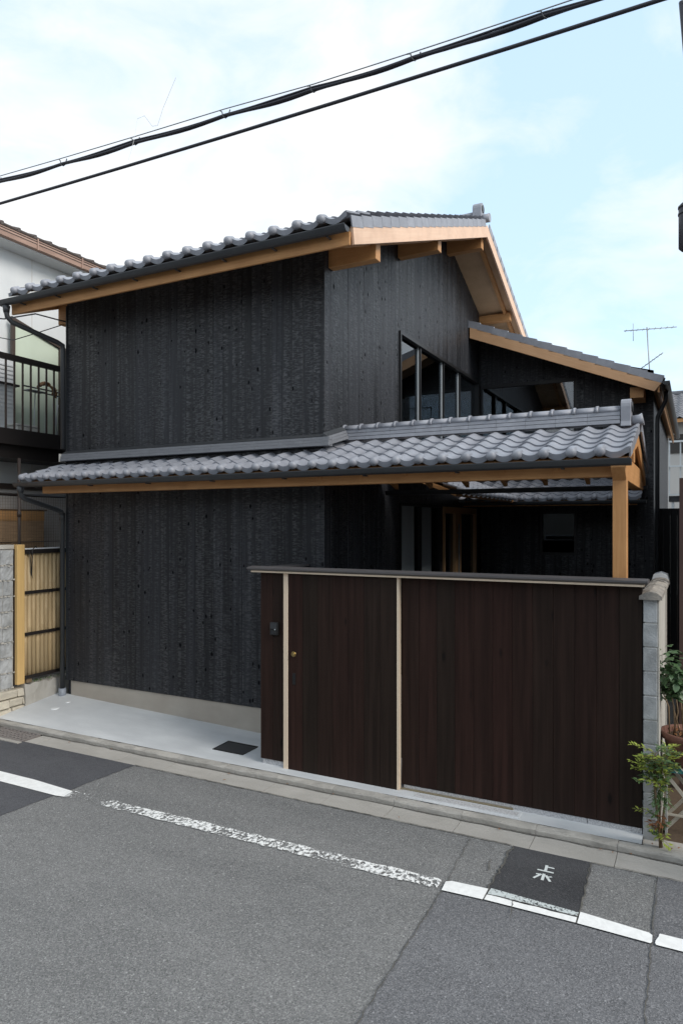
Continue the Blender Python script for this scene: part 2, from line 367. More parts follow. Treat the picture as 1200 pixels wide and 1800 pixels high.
# ------------------------------------------------------------------ builders
WORLD = {}
def setpar(o, p):
    if p is not None:
        o.parent = p
        o.matrix_parent_inverse = Matrix.Translation(WORLD.get(p.name, Vector((0, 0, 0)))).inverted()
def tag(o, label=None, cat=None, group=None, kind=None):
    if label: o['label'] = label
    if cat: o['category'] = cat
    if group: o['group'] = group
    if kind: o['kind'] = kind
    return o
def thing(name, loc, label, cat, group=None):
    o = bpy.data.objects.new(name, None)
    o.empty_display_size = 0.2
    o.location = loc
    COL.objects.link(o)
    WORLD[o.name] = Vector(loc)
    return tag(o, label, cat, group)
class MB:
    def __init__(s):
        s.v, s.f, s.sm = [], [], []
    def add(s, vs, fs, smooth=False):
        k = len(s.v)
        s.v += [tuple(v) for v in vs]
        for f in fs:
            s.f.append(tuple(k + i for i in f))
            s.sm.append(smooth)
        return s
    def box(s, x0, x1, y0, y1, z0, z1):
        vs = [(x0, y0, z0), (x1, y0, z0), (x1, y1, z0), (x0, y1, z0), (x0, y0, z1), (x1, y0, z1), (x1, y1, z1), (x0, y1, z1)]
        return s.add(vs, [(0, 3, 2, 1), (4, 5, 6, 7), (0, 1, 5, 4), (1, 2, 6, 5), (2, 3, 7, 6), (3, 0, 4, 7)])
    def prism(s, poly, axis, a, b, smooth=False):
        """poly: 2-D points; axis 0: (y,z) along x; 1: (x,z) along y; 2: (x,y) along z"""
        n = len(poly)
        def P(p, t):
            return ((t, p[0], p[1]), (p[0], t, p[1]), (p[0], p[1], t))[axis]
        vs = [P(p, a) for p in poly] + [P(p, b) for p in poly]
        fs = [tuple(range(n)), tuple(range(2 * n - 1, n - 1, -1))]
        s.add(vs, fs)
        k = len(s.v) - 2 * n
        for i in range(n):
            j = (i + 1) % n
            s.f.append((k + i, k + n + i, k + n + j, k + j)); s.sm.append(smooth)
        return s
    def bar(s, a, b, w, h, up=(0, 0, 1)):
        a, b = Vector(a), Vector(b)
        d = (b - a).normalized()
        side = d.cross(Vector(up)).normalized()
        u = side.cross(d).normalized()
        vs = []
        for p in (a, b):
            for sx, sy in ((-1, -1), (1, -1), (1, 1), (-1, 1)):
                vs.append(p + side * (sx * w / 2) + u * (sy * h / 2))
        return s.add(vs, [(0, 1, 2, 3), (7, 6, 5, 4), (0, 4, 5, 1), (1, 5, 6, 2), (2, 6, 7, 3), (3, 7, 4, 0)])
    def tube(s, pts, r, n=8, cap=True):
        pts = [Vector(p) for p in pts]
        rs = r if isinstance(r, (list, tuple)) else [r] * len(pts)
        k = len(s.v)
        prev = None
        for i, p in enumerate(pts):
            d = (pts[min(i + 1, len(pts) - 1)] - pts[max(i - 1, 0)]).normalized()
            if prev is None:
                u = d.cross(Vector((0, 0, 1)))
                if u.length < 0.05: u = d.cross(Vector((0, 1, 0)))
            else:
                u = prev - d * prev.dot(d)
            u.normalize(); prev = u
            w = d.cross(u)
            for j in range(n):
                t = 2 * math.pi * j / n
                s.v.append(tuple(p + (u * math.cos(t) + w * math.sin(t)) * rs[i]))
        for i in range(len(pts) - 1):
            for j in range(n):
                a = k + i * n + j; b = k + i * n + (j + 1) % n
                s.f.append((a, b, b + n, a + n)); s.sm.append(n > 4)
        if cap:
            s.f.append(tuple(k + j for j in reversed(range(n)))); s.sm.append(False)
            e = k + (len(pts) - 1) * n
            s.f.append(tuple(e + j for j in range(n))); s.sm.append(False)
        return s
    def lathe(s, prof, c, n=20):
        """prof: (r, z) pairs round a vertical axis at c"""
        k = len(s.v)
        for r, z in prof:
            for j in range(n):
                t = 2 * math.pi * j / n
                s.v.append((c[0] + r * math.cos(t), c[1] + r * math.sin(t), c[2] + z))
        for i in range(len(prof) - 1):
            for j in range(n):
                a = k + i * n + j; b = k + i * n + (j + 1) % n
                s.f.append((a, b, b + n, a + n)); s.sm.append(True)
        return s
    def mesh(s, name, mat, fix=True):
        me = bpy.data.meshes.new(name)
        me.from_pydata(s.v, [], s.f)
        me.polygons.foreach_set('use_smooth', s.sm)
        if fix:
            bm = bmesh.new(); bm.from_mesh(me)
            bmesh.ops.recalc_face_normals(bm, faces=bm.faces)
            bm.to_mesh(me); bm.free()
        me.materials.append(mat)
        me.update()
        return me
    def build(s, name, mat, parent=None, fix=True, **t):
        return put(name, s.mesh(name, mat, fix), parent, **t)
def put(name, me, parent=None, mw=None, **t):
    o = bpy.data.objects.new(name, me)
    COL.objects.link(o)
    if mw is not None: o.matrix_basis = mw
    setpar(o, parent)
    return tag(o, **t) if t else o
def bevel(o, w, seg=1):
    b = o.modifiers.new('bevel', 'BEVEL'); b.width = w; b.segments = seg; b.limit_method = 'ANGLE'
    return o
def wavy(pts, amp):
    return [(x + R.uniform(-amp, amp), y + R.uniform(-amp, amp)) for x, y in pts]
def sheet(name, poly, z, mat, parent=None, **t):
    mb = MB(); mb.add([(x, y, z) for x, y in poly], [tuple(range(len(poly)))])
    o = mb.build(name, mat, parent, fix=False, **t)
    if o.data.polygons[0].normal.z < 0:
        o.data.flip_normals()
    return o

# ------------------------------------------------------------------ ground, road, kerb
sheet('ground', [(-120, -120), (120, -120), (120, 160), (-120, 160)], -0.06, M['ground'], kind='structure')
road = MB().box(-60, 60, -14, 5.24, -0.055, 0.0).build('road', M['asph'], kind='structure')
def rough_edge(a, b, n, amp):
    out = []
    for i in range(n + 1):
        t = i / n
        x = a[0] + (b[0] - a[0]) * t; y = a[1] + (b[1] - a[1]) * t
        if 0 < i < n: x += R.uniform(-amp, amp); y += R.uniform(-amp, amp)
        out.append((x, y))
    return out
sheet('new_road_surface', [(-40, -14), (-5.32, -14)] + rough_edge((-5.18, 3.82), (-5.05, 5.238), 22, 0.009) + [(-40, 5.238)], 0.004, M['asph3'], kind='structure')
sheet('relaid_road_surface', rough_edge((-0.205, 0.5), (-0.228, 4.38), 30, 0.006) + rough_edge((-0.228, 4.40), (-1.50, 4.40), 12, 0.006) + rough_edge((-1.50, 4.40), (-1.44, 0.5), 36, 0.012), 0.004, M['asph2'], kind='structure')
sheet('road_surface_beyond_joint', rough_edge((-0.19, -14), (-0.238, 5.238), 90, 0.006) + [(40, 5.238), (40, -14)], 0.0045, M['asph2'], kind='structure')
sheet('road_patch', rough_edge((-1.232, 5.236), (-0.672, 5.236), 6, 0.004) + rough_edge((-0.668, 5.23), (-0.648, 4.47), 14, 0.009) + rough_edge((-0.65, 4.465), (-1.225, 4.465), 8, 0.006) + rough_edge((-1.225, 4.47), (-1.232, 5.23), 14, 0.014), 0.0085, M['asph4'], kind='structure')
# joints between the road surfaces
def crack(pts, w, z=0.011, name='road_joint'):
    L, Rr = [], []
    for i, (x, y) in enumerate(pts):
        a = pts[max(i - 1, 0)]; b = pts[min(i + 1, len(pts) - 1)]
        dx, dy = b[0] - a[0], b[1] - a[1]
        l = math.hypot(dx, dy) or 1
        ww = w * R.uniform(0.35, 1.0)
        L.append((x - dy / l * ww, y + dx / l * ww)); Rr.append((x + dy / l * ww, y - dx / l * ww))
    mb = MB()
    n = len(pts)
    mb.add([(x, y, z) for x, y in L + Rr], [(i, i + 1, n + i + 1, n + i) for i in range(n - 1)])
    o = mb.build(name, M['crack'], fix=False, kind='structure')
    if o.data.polygons[0].normal.z < 0: o.data.flip_normals()
    return o
crack(rough_edge((-1.56, 5.2), (-1.505, 4.42), 22, 0.010), 0.0035)
crack(rough_edge((-1.505, 4.40), (-1.44, 1.5), 70, 0.008), 0.0042)
crack(rough_edge((-0.238, 5.23), (-0.205, 1.5), 80, 0.007), 0.0042)
crack(rough_edge((-1.232, 5.23), (-1.225, 4.40), 22, 0.016), 0.008, 0.0125)
crack(rough_edge((-0.668, 5.23), (-0.650, 4.39), 24, 0.010), 0.0065, 0.0125)
crack(rough_edge((-1.05, 4.46), (-1.025, 4.26), 8, 0.008), 0.004, 0.018)
crack(rough_edge((-1.30, 4.78), (-1.33, 4.95), 6, 0.01), 0.005)
crack(rough_edge((-1.225, 4.462), (-0.65, 4.462), 26, 0.006), 0.004, 0.018)
crack(rough_edge((-5.05, 5.237), (-1.25, 5.237), 90, 0.006), 0.006)
crack(rough_edge((-0.66, 5.237), (3, 5.237), 60, 0.006), 0.006)
# painted lines
lines = 'white edge line on the road'
sheet('painted_line', [(-20, 4.335), (-5.11, 4.32), (-5.03, 4.335), (-4.985, 4.36), (-5.055, 4.462), (-5.6, 4.497), (-20, 4.52)], 0.0095, M['paint'], kind='structure')
sheet('painted_line', [(-5.03, 4.33)] + rough_edge((-5.0, 4.345), (-1.56, 4.385), 40, 0.010) + [(-1.545, 4.40), (-1.545, 4.50), (-1.575, 4.515)] + rough_edge((-1.6, 4.515), (-5.06, 4.475), 40, 0.010), 0.0095, M['paint_worn'], kind='structure')
sheet('painted_line', [(-1.505, 4.372), (-1.23, 4.385), (-1.232, 4.53), (-1.48, 4.515), (-1.515, 4.49)], 0.015, M['paint'], kind='structure')
sheet('painted_line', [(-1.222, 4.388), (-0.655, 4.388)] + rough_edge((-0.655, 4.452), (-1.222, 4.455), 14, 0.005), 0.015, M['paint'], kind='structure')
sheet('painted_line', [(-1.222, 4.470), (-0.655, 4.470), (-0.655, 4.515), (-1.218, 4.548)], 0.0135, M['paint_dust'], kind='structure')
sheet('painted_line', [(-0.645, 4.387), (-0.235, 4.372), (-0.228, 4.39), (-0.230, 4.462), (-0.25, 4.482), (-0.646, 4.525)], 0.015, M['paint'], kind='structure')
sheet('painted_line', [(-0.205, 4.37), (6, 4.38), (6, 4.51), (-0.19, 4.50)] + rough_edge((-0.195, 4.49), (-0.212, 4.385), 5, 0.006), 0.015, M['paint'], kind='structure')
# the two painted characters on the patch, stroke by stroke
mk = MB()
def stroke(pts, w):
    for (x0, y0), (x1, y1) in zip(pts, pts[1:]):
        dx, dy = x1 - x0, y1 - y0
        l = math.hypot(dx, dy); nx, ny = -dy / l * w / 2, dx / l * w / 2
        mk.add([(x0 + nx, y0 + ny, 0.0125), (x0 - nx, y0 - ny, 0.0125), (x1 - nx, y1 - ny, 0.0125), (x1 + nx, y1 + ny, 0.0125)], [(0, 1, 2, 3)])
stroke([(-0.946, 5.036), (-0.941, 4.956)], 0.020)
stroke([(-0.934, 5.013), (-0.890, 5.012)], 0.016)
stroke([(-0.995, 4.947), (-0.884, 4.946)], 0.017)
stroke([(-0.941, 4.905), (-0.937, 4.812)], 0.020)
stroke([(-0.992, 4.883), (-0.956, 4.888)], 0.015)
mk.v[-2:] = [(v[0], v[1], 0.0125) for v in mk.v[-2:]]
def stroke2(pts, w, z):
    k = len(mk.v); stroke(pts, w)
    mk.v[k:] = [(v[0], v[1], z) for v in mk.v[k:]]
stroke2([(-0.958, 4.893), (-0.996, 4.815)], 0.017, 0.0129)
stroke2([(-0.926, 4.888), (-0.884, 4.815)], 0.018, 0.0129)
stroke2([(-0.884, 4.884), (-0.912, 4.868)], 0.014, 0.0133)
mo = mk.build('painted_road_characters', M['paint_mark'], fix=False, kind='structure')
for p in mo.data.polygons:
    if p.normal.z < 0: p.flip()

# kerb and gutter of concrete units
kerb = MB().box(-30, 30, 5.515, 5.57, -0.05, 0.005).build('kerb', M['mortar'], kind='structure')
prof = [(5.500, -0.05), (5.500, 0.044), (5.508, 0.056), (5.545, 0.061), (5.580, 0.060), (5.585, -0.05)]
km = []
for j in range(3):
    mb = MB()
    n = 7
    xs = [0.0012 + 0.5976 * i / (n - 1) for i in range(n)]
    k = 0
    vs, fs = [], []
    for i, x in enumerate(xs):
        for (y, z) in prof:
            vs.append((x, y + (R.uniform(-.004, .004) if z > 0 and 0 < i < n - 1 else 0), z + (R.uniform(-.005, .004) if z > 0.03 else 0)))
    m_ = len(prof)
    for i in range(n - 1):
        for q in range(m_):
            a = i * m_ + q; b = i * m_ + (q + 1) % m_
            fs.append((a, b, b + m_, a + m_))
    fs.append(tuple(range(m_))); fs.append(tuple((n - 1) * m_ + q for q in reversed(range(m_))))
    mb.add(vs, fs, False)
    km.append(mb.mesh('kerb_stone', M['kerb']))
gm = MB().prism([(5.242, -0.05), (5.242, 0.004), (5.40, 0.001), (5.497, 0.007), (5.497, -0.05)], 0, 0.002, 0.598).mesh('gutter_slab', M['gut'])
for i in range(-22, 12):
    x = -0.52 + 0.6 * i
    put('kerb_stone', km[i % 3], kerb, Matrix.Translation((x, 0, 0)))
    if not (-7.75 < x < -6.75):
        put('gutter_slab', gm, kerb, Matrix.Translation((x, 0, R.uniform(-0.0015, 0.0015))))
g2 = MB()
g2.box(-7.72, -7.43, 5.242, 5.497, -0.05, 0.004)
g2.box(-6.70, -6.523, 5.242, 5.497, -0.05, 0.004)
g2.box(-7.43, -6.70, 5.15, 5.205, -0.05, 0.012)
g2.build('gutter_slab', M['gut'], kerb)
gr = thing('drain_grate', (-7.06, 5.36, 0), 'rusty steel drain grate set in the gutter beside the left kerb', 'grate')
fr = MB()
fr.box(-7.40, -6.73, 5.207, 5.232, -0.02, 0.013); fr.box(-7.40, -6.73, 5.47, 5.494, -0.02, 0.013)
fr.box(-7.40, -7.375, 5.233, 5.469, -0.02, 0.013); fr.box(-6.755, -6.73, 5.233, 5.469, -0.02, 0.013)
fr.build('frame', M['grate'], gr)
for i in range(10):
    x = -7.352 + i * 0.0645
    MB().box(x, x + 0.024, 5.233, 5.469, -0.018, 0.010).build('bar', M['grate'], gr)
cb = MB()
for i in range(3):
    y = 5.285 + i * 0.055
    cb.box(-7.374, -6.756, y, y + 0.017, -0.020, 0.009)
cb.build('cross_bar', M['grate'], gr)
sheet('drain_pit', [(-7.41, 5.205), (-6.72, 5.205), (-6.72, 5.496), (-7.41, 5.496)], -0.045, M['dark'], kind='structure')

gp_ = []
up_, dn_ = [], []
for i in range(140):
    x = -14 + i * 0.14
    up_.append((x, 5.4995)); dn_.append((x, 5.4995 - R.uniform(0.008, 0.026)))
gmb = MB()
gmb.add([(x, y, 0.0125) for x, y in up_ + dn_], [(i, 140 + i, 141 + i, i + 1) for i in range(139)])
gmb.build('kerb_shade_grime', simple('kerb_shade_grime', (0.10, 0.095, 0.085), (0.17, 0.16, 0.145), (25, 25, 25), 0.95), fix=False, kind='structure')  # dark strip at the kerb foot: grime, and painted shade for the kerb face
# concrete apron in front of the house, sloping to the kerb
def apron_z(x, y):
    zb = 0.175 if x < -7.47 else (0.175 + (x + 7.47) / 3.17 * (0.075 - 0.175) if x < -4.3 else 0.075 + (x + 4.3) / 3.95 * (0.045 - 0.075))
    zb = max(0.047, zb)
    t = min(1, max(0, (y - 5.58) / 0.92))
    return 0.060 + (zb - 0.060) * t
xs = [-7.66, -7.47, -6.7, -5.9, -5.1, -4.3, -3.9, -3.5, -2.9, -2.36, -1.6, -1.0, -0.362]
ys = [5.587, 5.66, 5.76, 5.9, 6.1, 6.3, 6.52]
ap = MB()
vs, fs = [], []
for x in xs:
    for y in ys:
        vs.append((x, y, apron_z(x, y)))
ny = len(ys)
for i in range(len(xs) - 1):
    for j in range(ny - 1):
        fs.append((i * ny + j, (i + 1) * ny + j, (i + 1) * ny + j + 1, i * ny + j + 1))
ap.add(vs, fs, True)
ap.build('pavement', M['apron'], fix=False, kind='structure')
sheet('pavement', [(-0.36, 5.587), (8, 5.587), (8, 5.80), (-0.36, 5.80)], 0.034, M['gut'], kind='structure')
sheet('bare_soil', [(-0.25, 5.801), (8, 5.801), (8, 6.6), (-0.25, 6.6)], 0.028, M['soil'], kind='structure')
sheet('courtyard_floor', [(-3.5, 6.521), (-0.40, 6.521), (-0.40, 12.4), (-3.5, 12.4)], 0.045, M['yard'], kind='structure')
sheet('passage_floor', [(-0.24, 6.601), (4, 6.601), (4, 26), (-0.6, 26), (-0.6, 12.45), (-0.24, 12.45)], 0.020, M['soil'], kind='structure')
sheet('side_ground', [(-9.2, 5.0), (-7.79, 5.0), (-7.79, 16), (-9.2, 16)], 0.19, M['ground'], kind='structure')

# ------------------------------------------------------------------ THE HOUSE
HX0, HX1, HY = -7.47, -3.554, 6.5
YR = 10.63
def zt(y):      # top of the upper roof tiles at the verge
    return 5.385 + 0.387 * (y - 5.85) if y <= YR else 5.385 + 0.387 * (YR - 5.85) - 0.392 * (y - YR)
house = thing('charred_wood_house', (-5.5, 6.5, 0.1), 'two storey house clad in black charred boards with silver tiled roofs', 'house')
MB().box(HX0 + 0.06, HX1 - 0.02, HY + 0.012, HY + 0.15, -0.02, 0.36).box(HX1 - 0.16, HX1 - 0.02, HY + 0.15, 12.44, -0.02, 0.36).build('foundation', M['found'], house)
# --- walls
BW = 0.135
def board_mesh(w, h, t=0.018, ch=0.0016):
    mb = MB()
    sec = [(0.0003, t), (0.0003, ch), (ch, 0), (w - ch, 0), (w - 0.0003, ch), (w - 0.0003, t)]
    return mb.prism(sec, 2, 0, h).mesh('board', M['char'])
def wall_boards(parent, x0, y0, length, rot, zfun, w=BW, skip=None):
    """vertical boards; rot 0: along x facing -y, rot 90: along y facing +x; zfun(mid, i) -> list of (z0, z1)"""
    n = round(length / w); w = length / n
    cache = {}
    for i in range(n):
        mid = (i + 0.5) * w
        for z0, z1 in zfun(mid):
            if z1 - z0 < 0.02: continue
            key = round(z1 - z0, 3)
            if key not in cache: cache[key] = board_mesh(w, z1 - z0)
            off = R.uniform(-0.0015, 0.0015)
            if rot == 0:
                mw = Matrix.Translation((x0 + i * w, y0 + off, z0))
            else:
                mw = Matrix.Translation((x0 + off, y0 + i * w, z0)) @ Matrix.Rotation(rad(90), 4, 'Z')
            put('board', cache[key], parent, mw)
zu = lambda y: zt(y) - 0.205          # underside of the soffit
w1 = MB().box(HX0 + 0.01, HX1 - 0.03, HY + 0.020, HY + 0.12, 0.37, 5.34).build('charred_wall', M['dark'], house)
wall_boards(w1, HX0, HY, HX1 - HX0, 0, lambda m: [(0.365, 3.27), (3.36, 5.40)])
w2b = MB()
w2b.prism([(6.63, 0.37), (8.6, 0.37), (8.6, zu(8.6)), (6.63, zu(6.63))], 0, HX1 - 0.10, HX1 - 0.022)
w2b.prism([(8.601, 5.065), (12.44, 5.065), (12.44, zu(12.44)), (YR, zu(YR)), (8.601, zu(8.601))], 0, HX1 - 0.10, HX1 - 0.022)
w2b.box(HX1 - 0.10, HX1 - 0.022, 8.601, 12.44, 2.73, 3.60)
w2 = w2b.build('charred_wall', M['dark'], house)
def gable_z(m):
    y = HY + 0.012 + m
    top = zu(y) + 0.02
    if y < 8.6: return [(0.365, top)]
    return [(5.06, top), (2.74, 3.62)]
wall_boards(w2, HX1 + 0.0, HY + 0.012, 8.6 - HY - 0.012, 90, lambda m: gable_z(m))
wall_boards(w2, HX1 + 0.0, 8.601, 12.44 - 8.601, 90, lambda m: gable_z(m + 8.601 - HY - 0.012))
MB().box(HX0 - 0.012, HX0 + 0.004, HY - 0.012, HY + 0.03, 0.37, 3.26).box(HX0 - 0.012, HX0 + 0.004, HY - 0.012, HY + 0.03, 3.38, 5.36).build('corner_trim', M['gutter'], house)
MB().box(HX0 - 0.002, HX0 + 0.1, HY + 0.031, 14.2, 0.1, 5.38).build('charred_wall', M['char'], house)
MB().box(HX0 + 0.1, HX1 - 0.1, 14.1, 14.2, 0.1, 5.6).build('charred_wall', M['dark'], house)
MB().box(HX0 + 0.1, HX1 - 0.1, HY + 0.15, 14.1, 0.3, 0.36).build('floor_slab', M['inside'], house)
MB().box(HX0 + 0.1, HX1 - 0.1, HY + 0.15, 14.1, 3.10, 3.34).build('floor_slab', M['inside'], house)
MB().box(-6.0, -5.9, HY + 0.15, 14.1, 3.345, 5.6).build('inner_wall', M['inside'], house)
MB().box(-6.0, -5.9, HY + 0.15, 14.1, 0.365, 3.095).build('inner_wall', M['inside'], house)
# --- upper roof
RX0, RX1 = -7.80, -2.90
deck = MB().prism([(5.90, zt(5.90) - 0.12), (YR, zt(YR) - 0.12), (14.25, zt(14.25) - 0.12), (14.25, zt(14.25) - 0.20), (YR, zt(YR) - 0.20), (5.90, zt(5.90) - 0.20)], 0, RX0 + 0.06, RX1 - 0.035).build('tiled_roof', M['soffit'], house)
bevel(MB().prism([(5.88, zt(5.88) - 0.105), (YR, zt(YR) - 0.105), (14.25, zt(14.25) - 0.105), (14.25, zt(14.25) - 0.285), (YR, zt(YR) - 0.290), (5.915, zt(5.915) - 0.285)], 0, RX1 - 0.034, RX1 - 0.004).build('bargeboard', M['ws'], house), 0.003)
MB().prism([(5.88, zt(5.88) - 0.105), (YR, zt(YR) - 0.105), (YR, zt(YR) - 0.290), (5.915, zt(5.915) - 0.285)], 0, RX0 + 0.02, RX0 + 0.055).build('bargeboard', M['wy'], house)
bevel(MB().box(RX0 + 0.056, RX1 - 0.036, 5.868, 5.896, 5.115, 5.245).build('fascia', M['wx'], house), 0.003)
MB().prism([(6.0, zt(6.0) - 0.205), (YR, zt(YR) - 0.205), (14.2, zt(14.2) - 0.205), (14.2, zt(14.2) - 0.285), (YR, zt(YR) - 0.29), (6.0, zt(6.0) - 0.285)], 0, RX1 - 0.20, RX1 - 0.15).build('rafter', M['wy'], house)
def purlin(y0, y1, z0, z1, x0=HX1 + 0.002, x1=-2.985, cut=0.0):
    bevel(MB().prism([(x0, z0), (x1, z0), (x1, z1), (x0, z1)], 1, y0, y1).build('purlin', M['wx'], house), 0.004)
purlin(6.585, 6.70, 5.235, zu(6.585) - 0.004)
purlin(8.54, 8.665, 6.02, zu(8.54) - 0.004)
purlin(10.57, 10.69, 6.77, zu(10.57) - 0.004)
purlin(12.42, 12.56, zu(12.5) - 0.16, zu(12.56) - 0.004)
bevel(MB().box(-7.74, HX0 - 0.014, 6.585, 6.70, 5.17, zu(6.585) - 0.006).build('purlin', M['wx'], house), 0.004)

# --- roof tiles
def tile_mesh(w, L, a, eave=False, ball=0.044, t=0.016, lift=0.018, seg=12, sharp=1.5):
    """pan-and-roll clay tile; u across from crest to crest, v up the slope, n away from the deck"""
    def h(u):
        return a * ((1 + math.cos(2 * math.pi * u / w)) / 2) ** sharp
    mb = MB()
    us = [w * (i / seg) for i in range(seg + 1)]
    n = len(us)
    top = [(u, 0, h(u) + lift) for u in us] + [(u, L, h(u)) for u in us]
    mb.add(top, [(i, i + 1, n + i + 1, n + i) for i in range(n - 1)], True)
    if eave:
        bot = [(u, -0.004, h(u) * 0.8 + lift - 0.040 - 0.010 * math.sin(math.pi * u / w)) for u in us]
    else:
        bot = [(u, 0.002, h(u) + lift - t) for u in us]
    fr = [(u, 0, h(u) + lift) for u in us]
    mb.add(fr + bot, [(i, n + i, n + i + 1, i + 1) for i in range(n - 1)], eave)
    back = [(u, L, h(u) - t) for u in us]
    mb.add([(u, 0.002, h(u) + lift - t) for u in us] + back, [(i, n + i, n + i + 1, i + 1) for i in range(n - 1)], True)
    for e in (0, n - 1):
        u = us[e]
        mb.add([(u, 0, h(u) + lift), (u, L, h(u)), (u, L, h(u) - t), (u, 0, h(u) + lift - t)], [(0, 1, 2, 3)])
    if eave:
        k, S, Q = len(mb.v), 14, 5
        c = Vector((0, -0.022, a + lift - ball * 0.66))
        ring = []
        for q in range(Q + 1):
            ph = math.pi / 2 * q / Q
            for s_ in range(S):
                th = 2 * math.pi * s_ / S
                mb.v.append((c.x + ball * math.cos(ph) * math.cos(th), c.y - ball * 0.80 * math.sin(ph), c.z + ball * math.cos(ph) * math.sin(th)))
        for q in range(Q):
            for s_ in range(S):
                A = k + q * S + s_; B = k + q * S + (s_ + 1) % S
                mb.f.append((A, B, B + S, A + S)); mb.sm.append(True)
        k2 = len(mb.v)       # the roll that the disc closes
        for yy in (c.y, 0.06):
            for s_ in range(S):
                th = 2 * math.pi * s_ / S
                mb.v.append((c.x + ball * math.cos(th), yy, c.z + ball * math.sin(th)))
        for s_ in range(S):
            A = k2 + s_; B = k2 + (s_ + 1) % S
            mb.f.append((A, B, B + S, A + S)); mb.sm.append(True)
    return mb.mesh('roof_tile', M['tile'], fix=False)
def frame(o, u, v):
    u, v = Vector(u).normalized(), Vector(v).normalized()
    n = u.cross(v)
    m = Matrix((u, v, n)).transposed().to_4x4()
    m.translation = o
    return m
def jit(m):
    return m @ Matrix.Translation((R.uniform(-.0015, .0015), R.uniform(-.003, .003), R.uniform(-.0012, .0012))) @ Matrix.Rotation(R.uniform(-.006, .006), 4, 'Y')
def lay(parent, o, u, v, pitch, expo, cols, rows, tm, em, first=0):
    f = frame(o, u, v)
    for r in range(first, rows):
        for c in cols:
            m = f @ Matrix.Translation((c * pitch, r * expo, 0))
            put('roof_tile', em if r == 0 else tm, parent, jit(m))
def bulk(parent, o, u, v, pitch, expo, cols, rows, a=0.045, name='tile_field'):
    """the rows of tiles that the photograph cannot show, in one mesh"""
    mb = MB(); f = frame(o, u, v)
    for r in rows:
        vs = []
        for c in cols:
            for i in range(6):
                t = i / 6
                z = a * ((1 + math.cos(2 * math.pi * t)) / 2) ** 1.5
                vs.append((c * pitch + t * pitch, z))
        vs.append((vs[-1][0] + pitch / 6, a))
        n = len(vs)
        P = [f @ Vector((x, r * expo, z + 0.018)) for x, z in vs] + [f @ Vector((x, r * expo + expo + 0.03, z)) for x, z in vs] + [f @ Vector((x, r * expo, z)) for x, z in vs]
        mb.add(P, [(i, i + 1, n + i + 1, n + i) for i in range(n - 1)], True)
        mb.add([P[i] for i in range(n)] + [P[2 * n + i] for i in range(n)], [(i, n + i, n + i + 1, i + 1) for i in range(n - 1)])
    return mb.build(name, M['tile'], parent, fix=False, kind='stuff')
UP = 0.2725
up_t = tile_mesh(UP, 0.30, 0.048)
up_e = tile_mesh(UP, 0.30, 0.048, True, 0.045)
ncol = 17
sl = Vector((0, 1, 0.387)).normalized()
ox = RX1 - 0.03 - ncol * UP + 0.02
org = Vector((ox, 5.775, zt(5.775) - 0.026))
lay(deck, org, (1, 0, 0), sl, UP, 0.25, range(ncol + 0), 2, up_t, up_e)
bulk(deck, org, (1, 0, 0), sl, UP, 0.25, range(ncol), range(2, 20), 0.052)
edge = MB()
eu = [UP * (0.50 + 0.5 * i / 6) for i in range(7)]
eh = [0.052 * ((1 + math.cos(2 * math.pi * u / UP)) / 2) ** 1.5 for u in eu]
P = [(u, 0, h + 0.018) for u, h in zip(eu, eh)] + [(u, 0.30, h) for u, h in zip(eu, eh)] + [(u, -0.004, h * 0.8 - 0.022) for u, h in zip(eu, eh)] + [(u, 0.30, h - 0.016) for u, h in zip(eu, eh)]
edge.add(P, [(i, i + 1, i + 8, i + 7) for i in range(6)], True).add(P, [(i, i + 14, i + 15, i + 1) for i in range(6)]).add([P[0], P[7], P[21], P[14]], [(0, 1, 2, 3)])
put('roof_tile', edge.mesh('roof_tile', M['tile'], fix=False), deck, frame(org, (1, 0, 0), sl) @ Matrix.Translation((-UP, 0, 0)))
slb = Vector((0, -1, 0.392)).normalized()
bulk(deck, Vector((RX1 - 0.07, 14.25, zt(14.25) - 0.085)), (-1, 0, 0), slb, UP, 0.25, range(ncol), range(0, 15), 0.052)
# verge tiles with their hanging flange
def verge_mesh(L, h=0.105, w=0.16):
    L -= 0.0
    mb = MB()
    mb.add([(-w, 0, 0.004), (-0.02, 0, 0.030), (0, 0, 0.026), (0, 0, -h + 0.026), (-0.014, 0, -h + 0.026), (-0.014, 0, 0.008), (-w, 0, -0.010),
            (-w, L, -0.012), (-0.02, L, 0.014), (0, L, 0.010), (0, L, -h + 0.012), (-0.014, L, -h + 0.012), (-0.014, L, -0.008), (-w, L, -0.026)],
           [(0, 1, 8, 7), (1, 2, 9, 8), (2, 3, 10, 9), (3, 4, 11, 10), (4, 5, 12, 11), (5, 6, 13, 12), (6, 0, 7, 13), (6, 5, 4, 3, 2, 1, 0), (7, 8, 9, 10, 11, 12, 13)])
    return mb.mesh('verge_tile', M['tile'])
vm = verge_mesh(0.262)
f0 = frame(Vector((RX1, 5.835, zt(5.835) - 0.028)), (1, 0, 0), sl)
for r in range(20):
    put('verge_tile', vm, deck, f0 @ Matrix.Translation((0, r * 0.25, 0)))
vmb = MB()
f1 = frame(Vector((RX1, 14.25, zt(14.25) - 0.028)), (-1, 0, 0), slb)
vm2 = verge_mesh(0.275)
for r in range(15):
    mb = MB()
    mb.box(-0.0, 0.014, 0, 0.272, -0.080, 0.028)
    me = mb.mesh('verge_tile', M['tile'])
    put('verge_tile', me, deck, f1 @ Matrix.Translation((0, r * 0.25, 0.004 * (r % 2))))
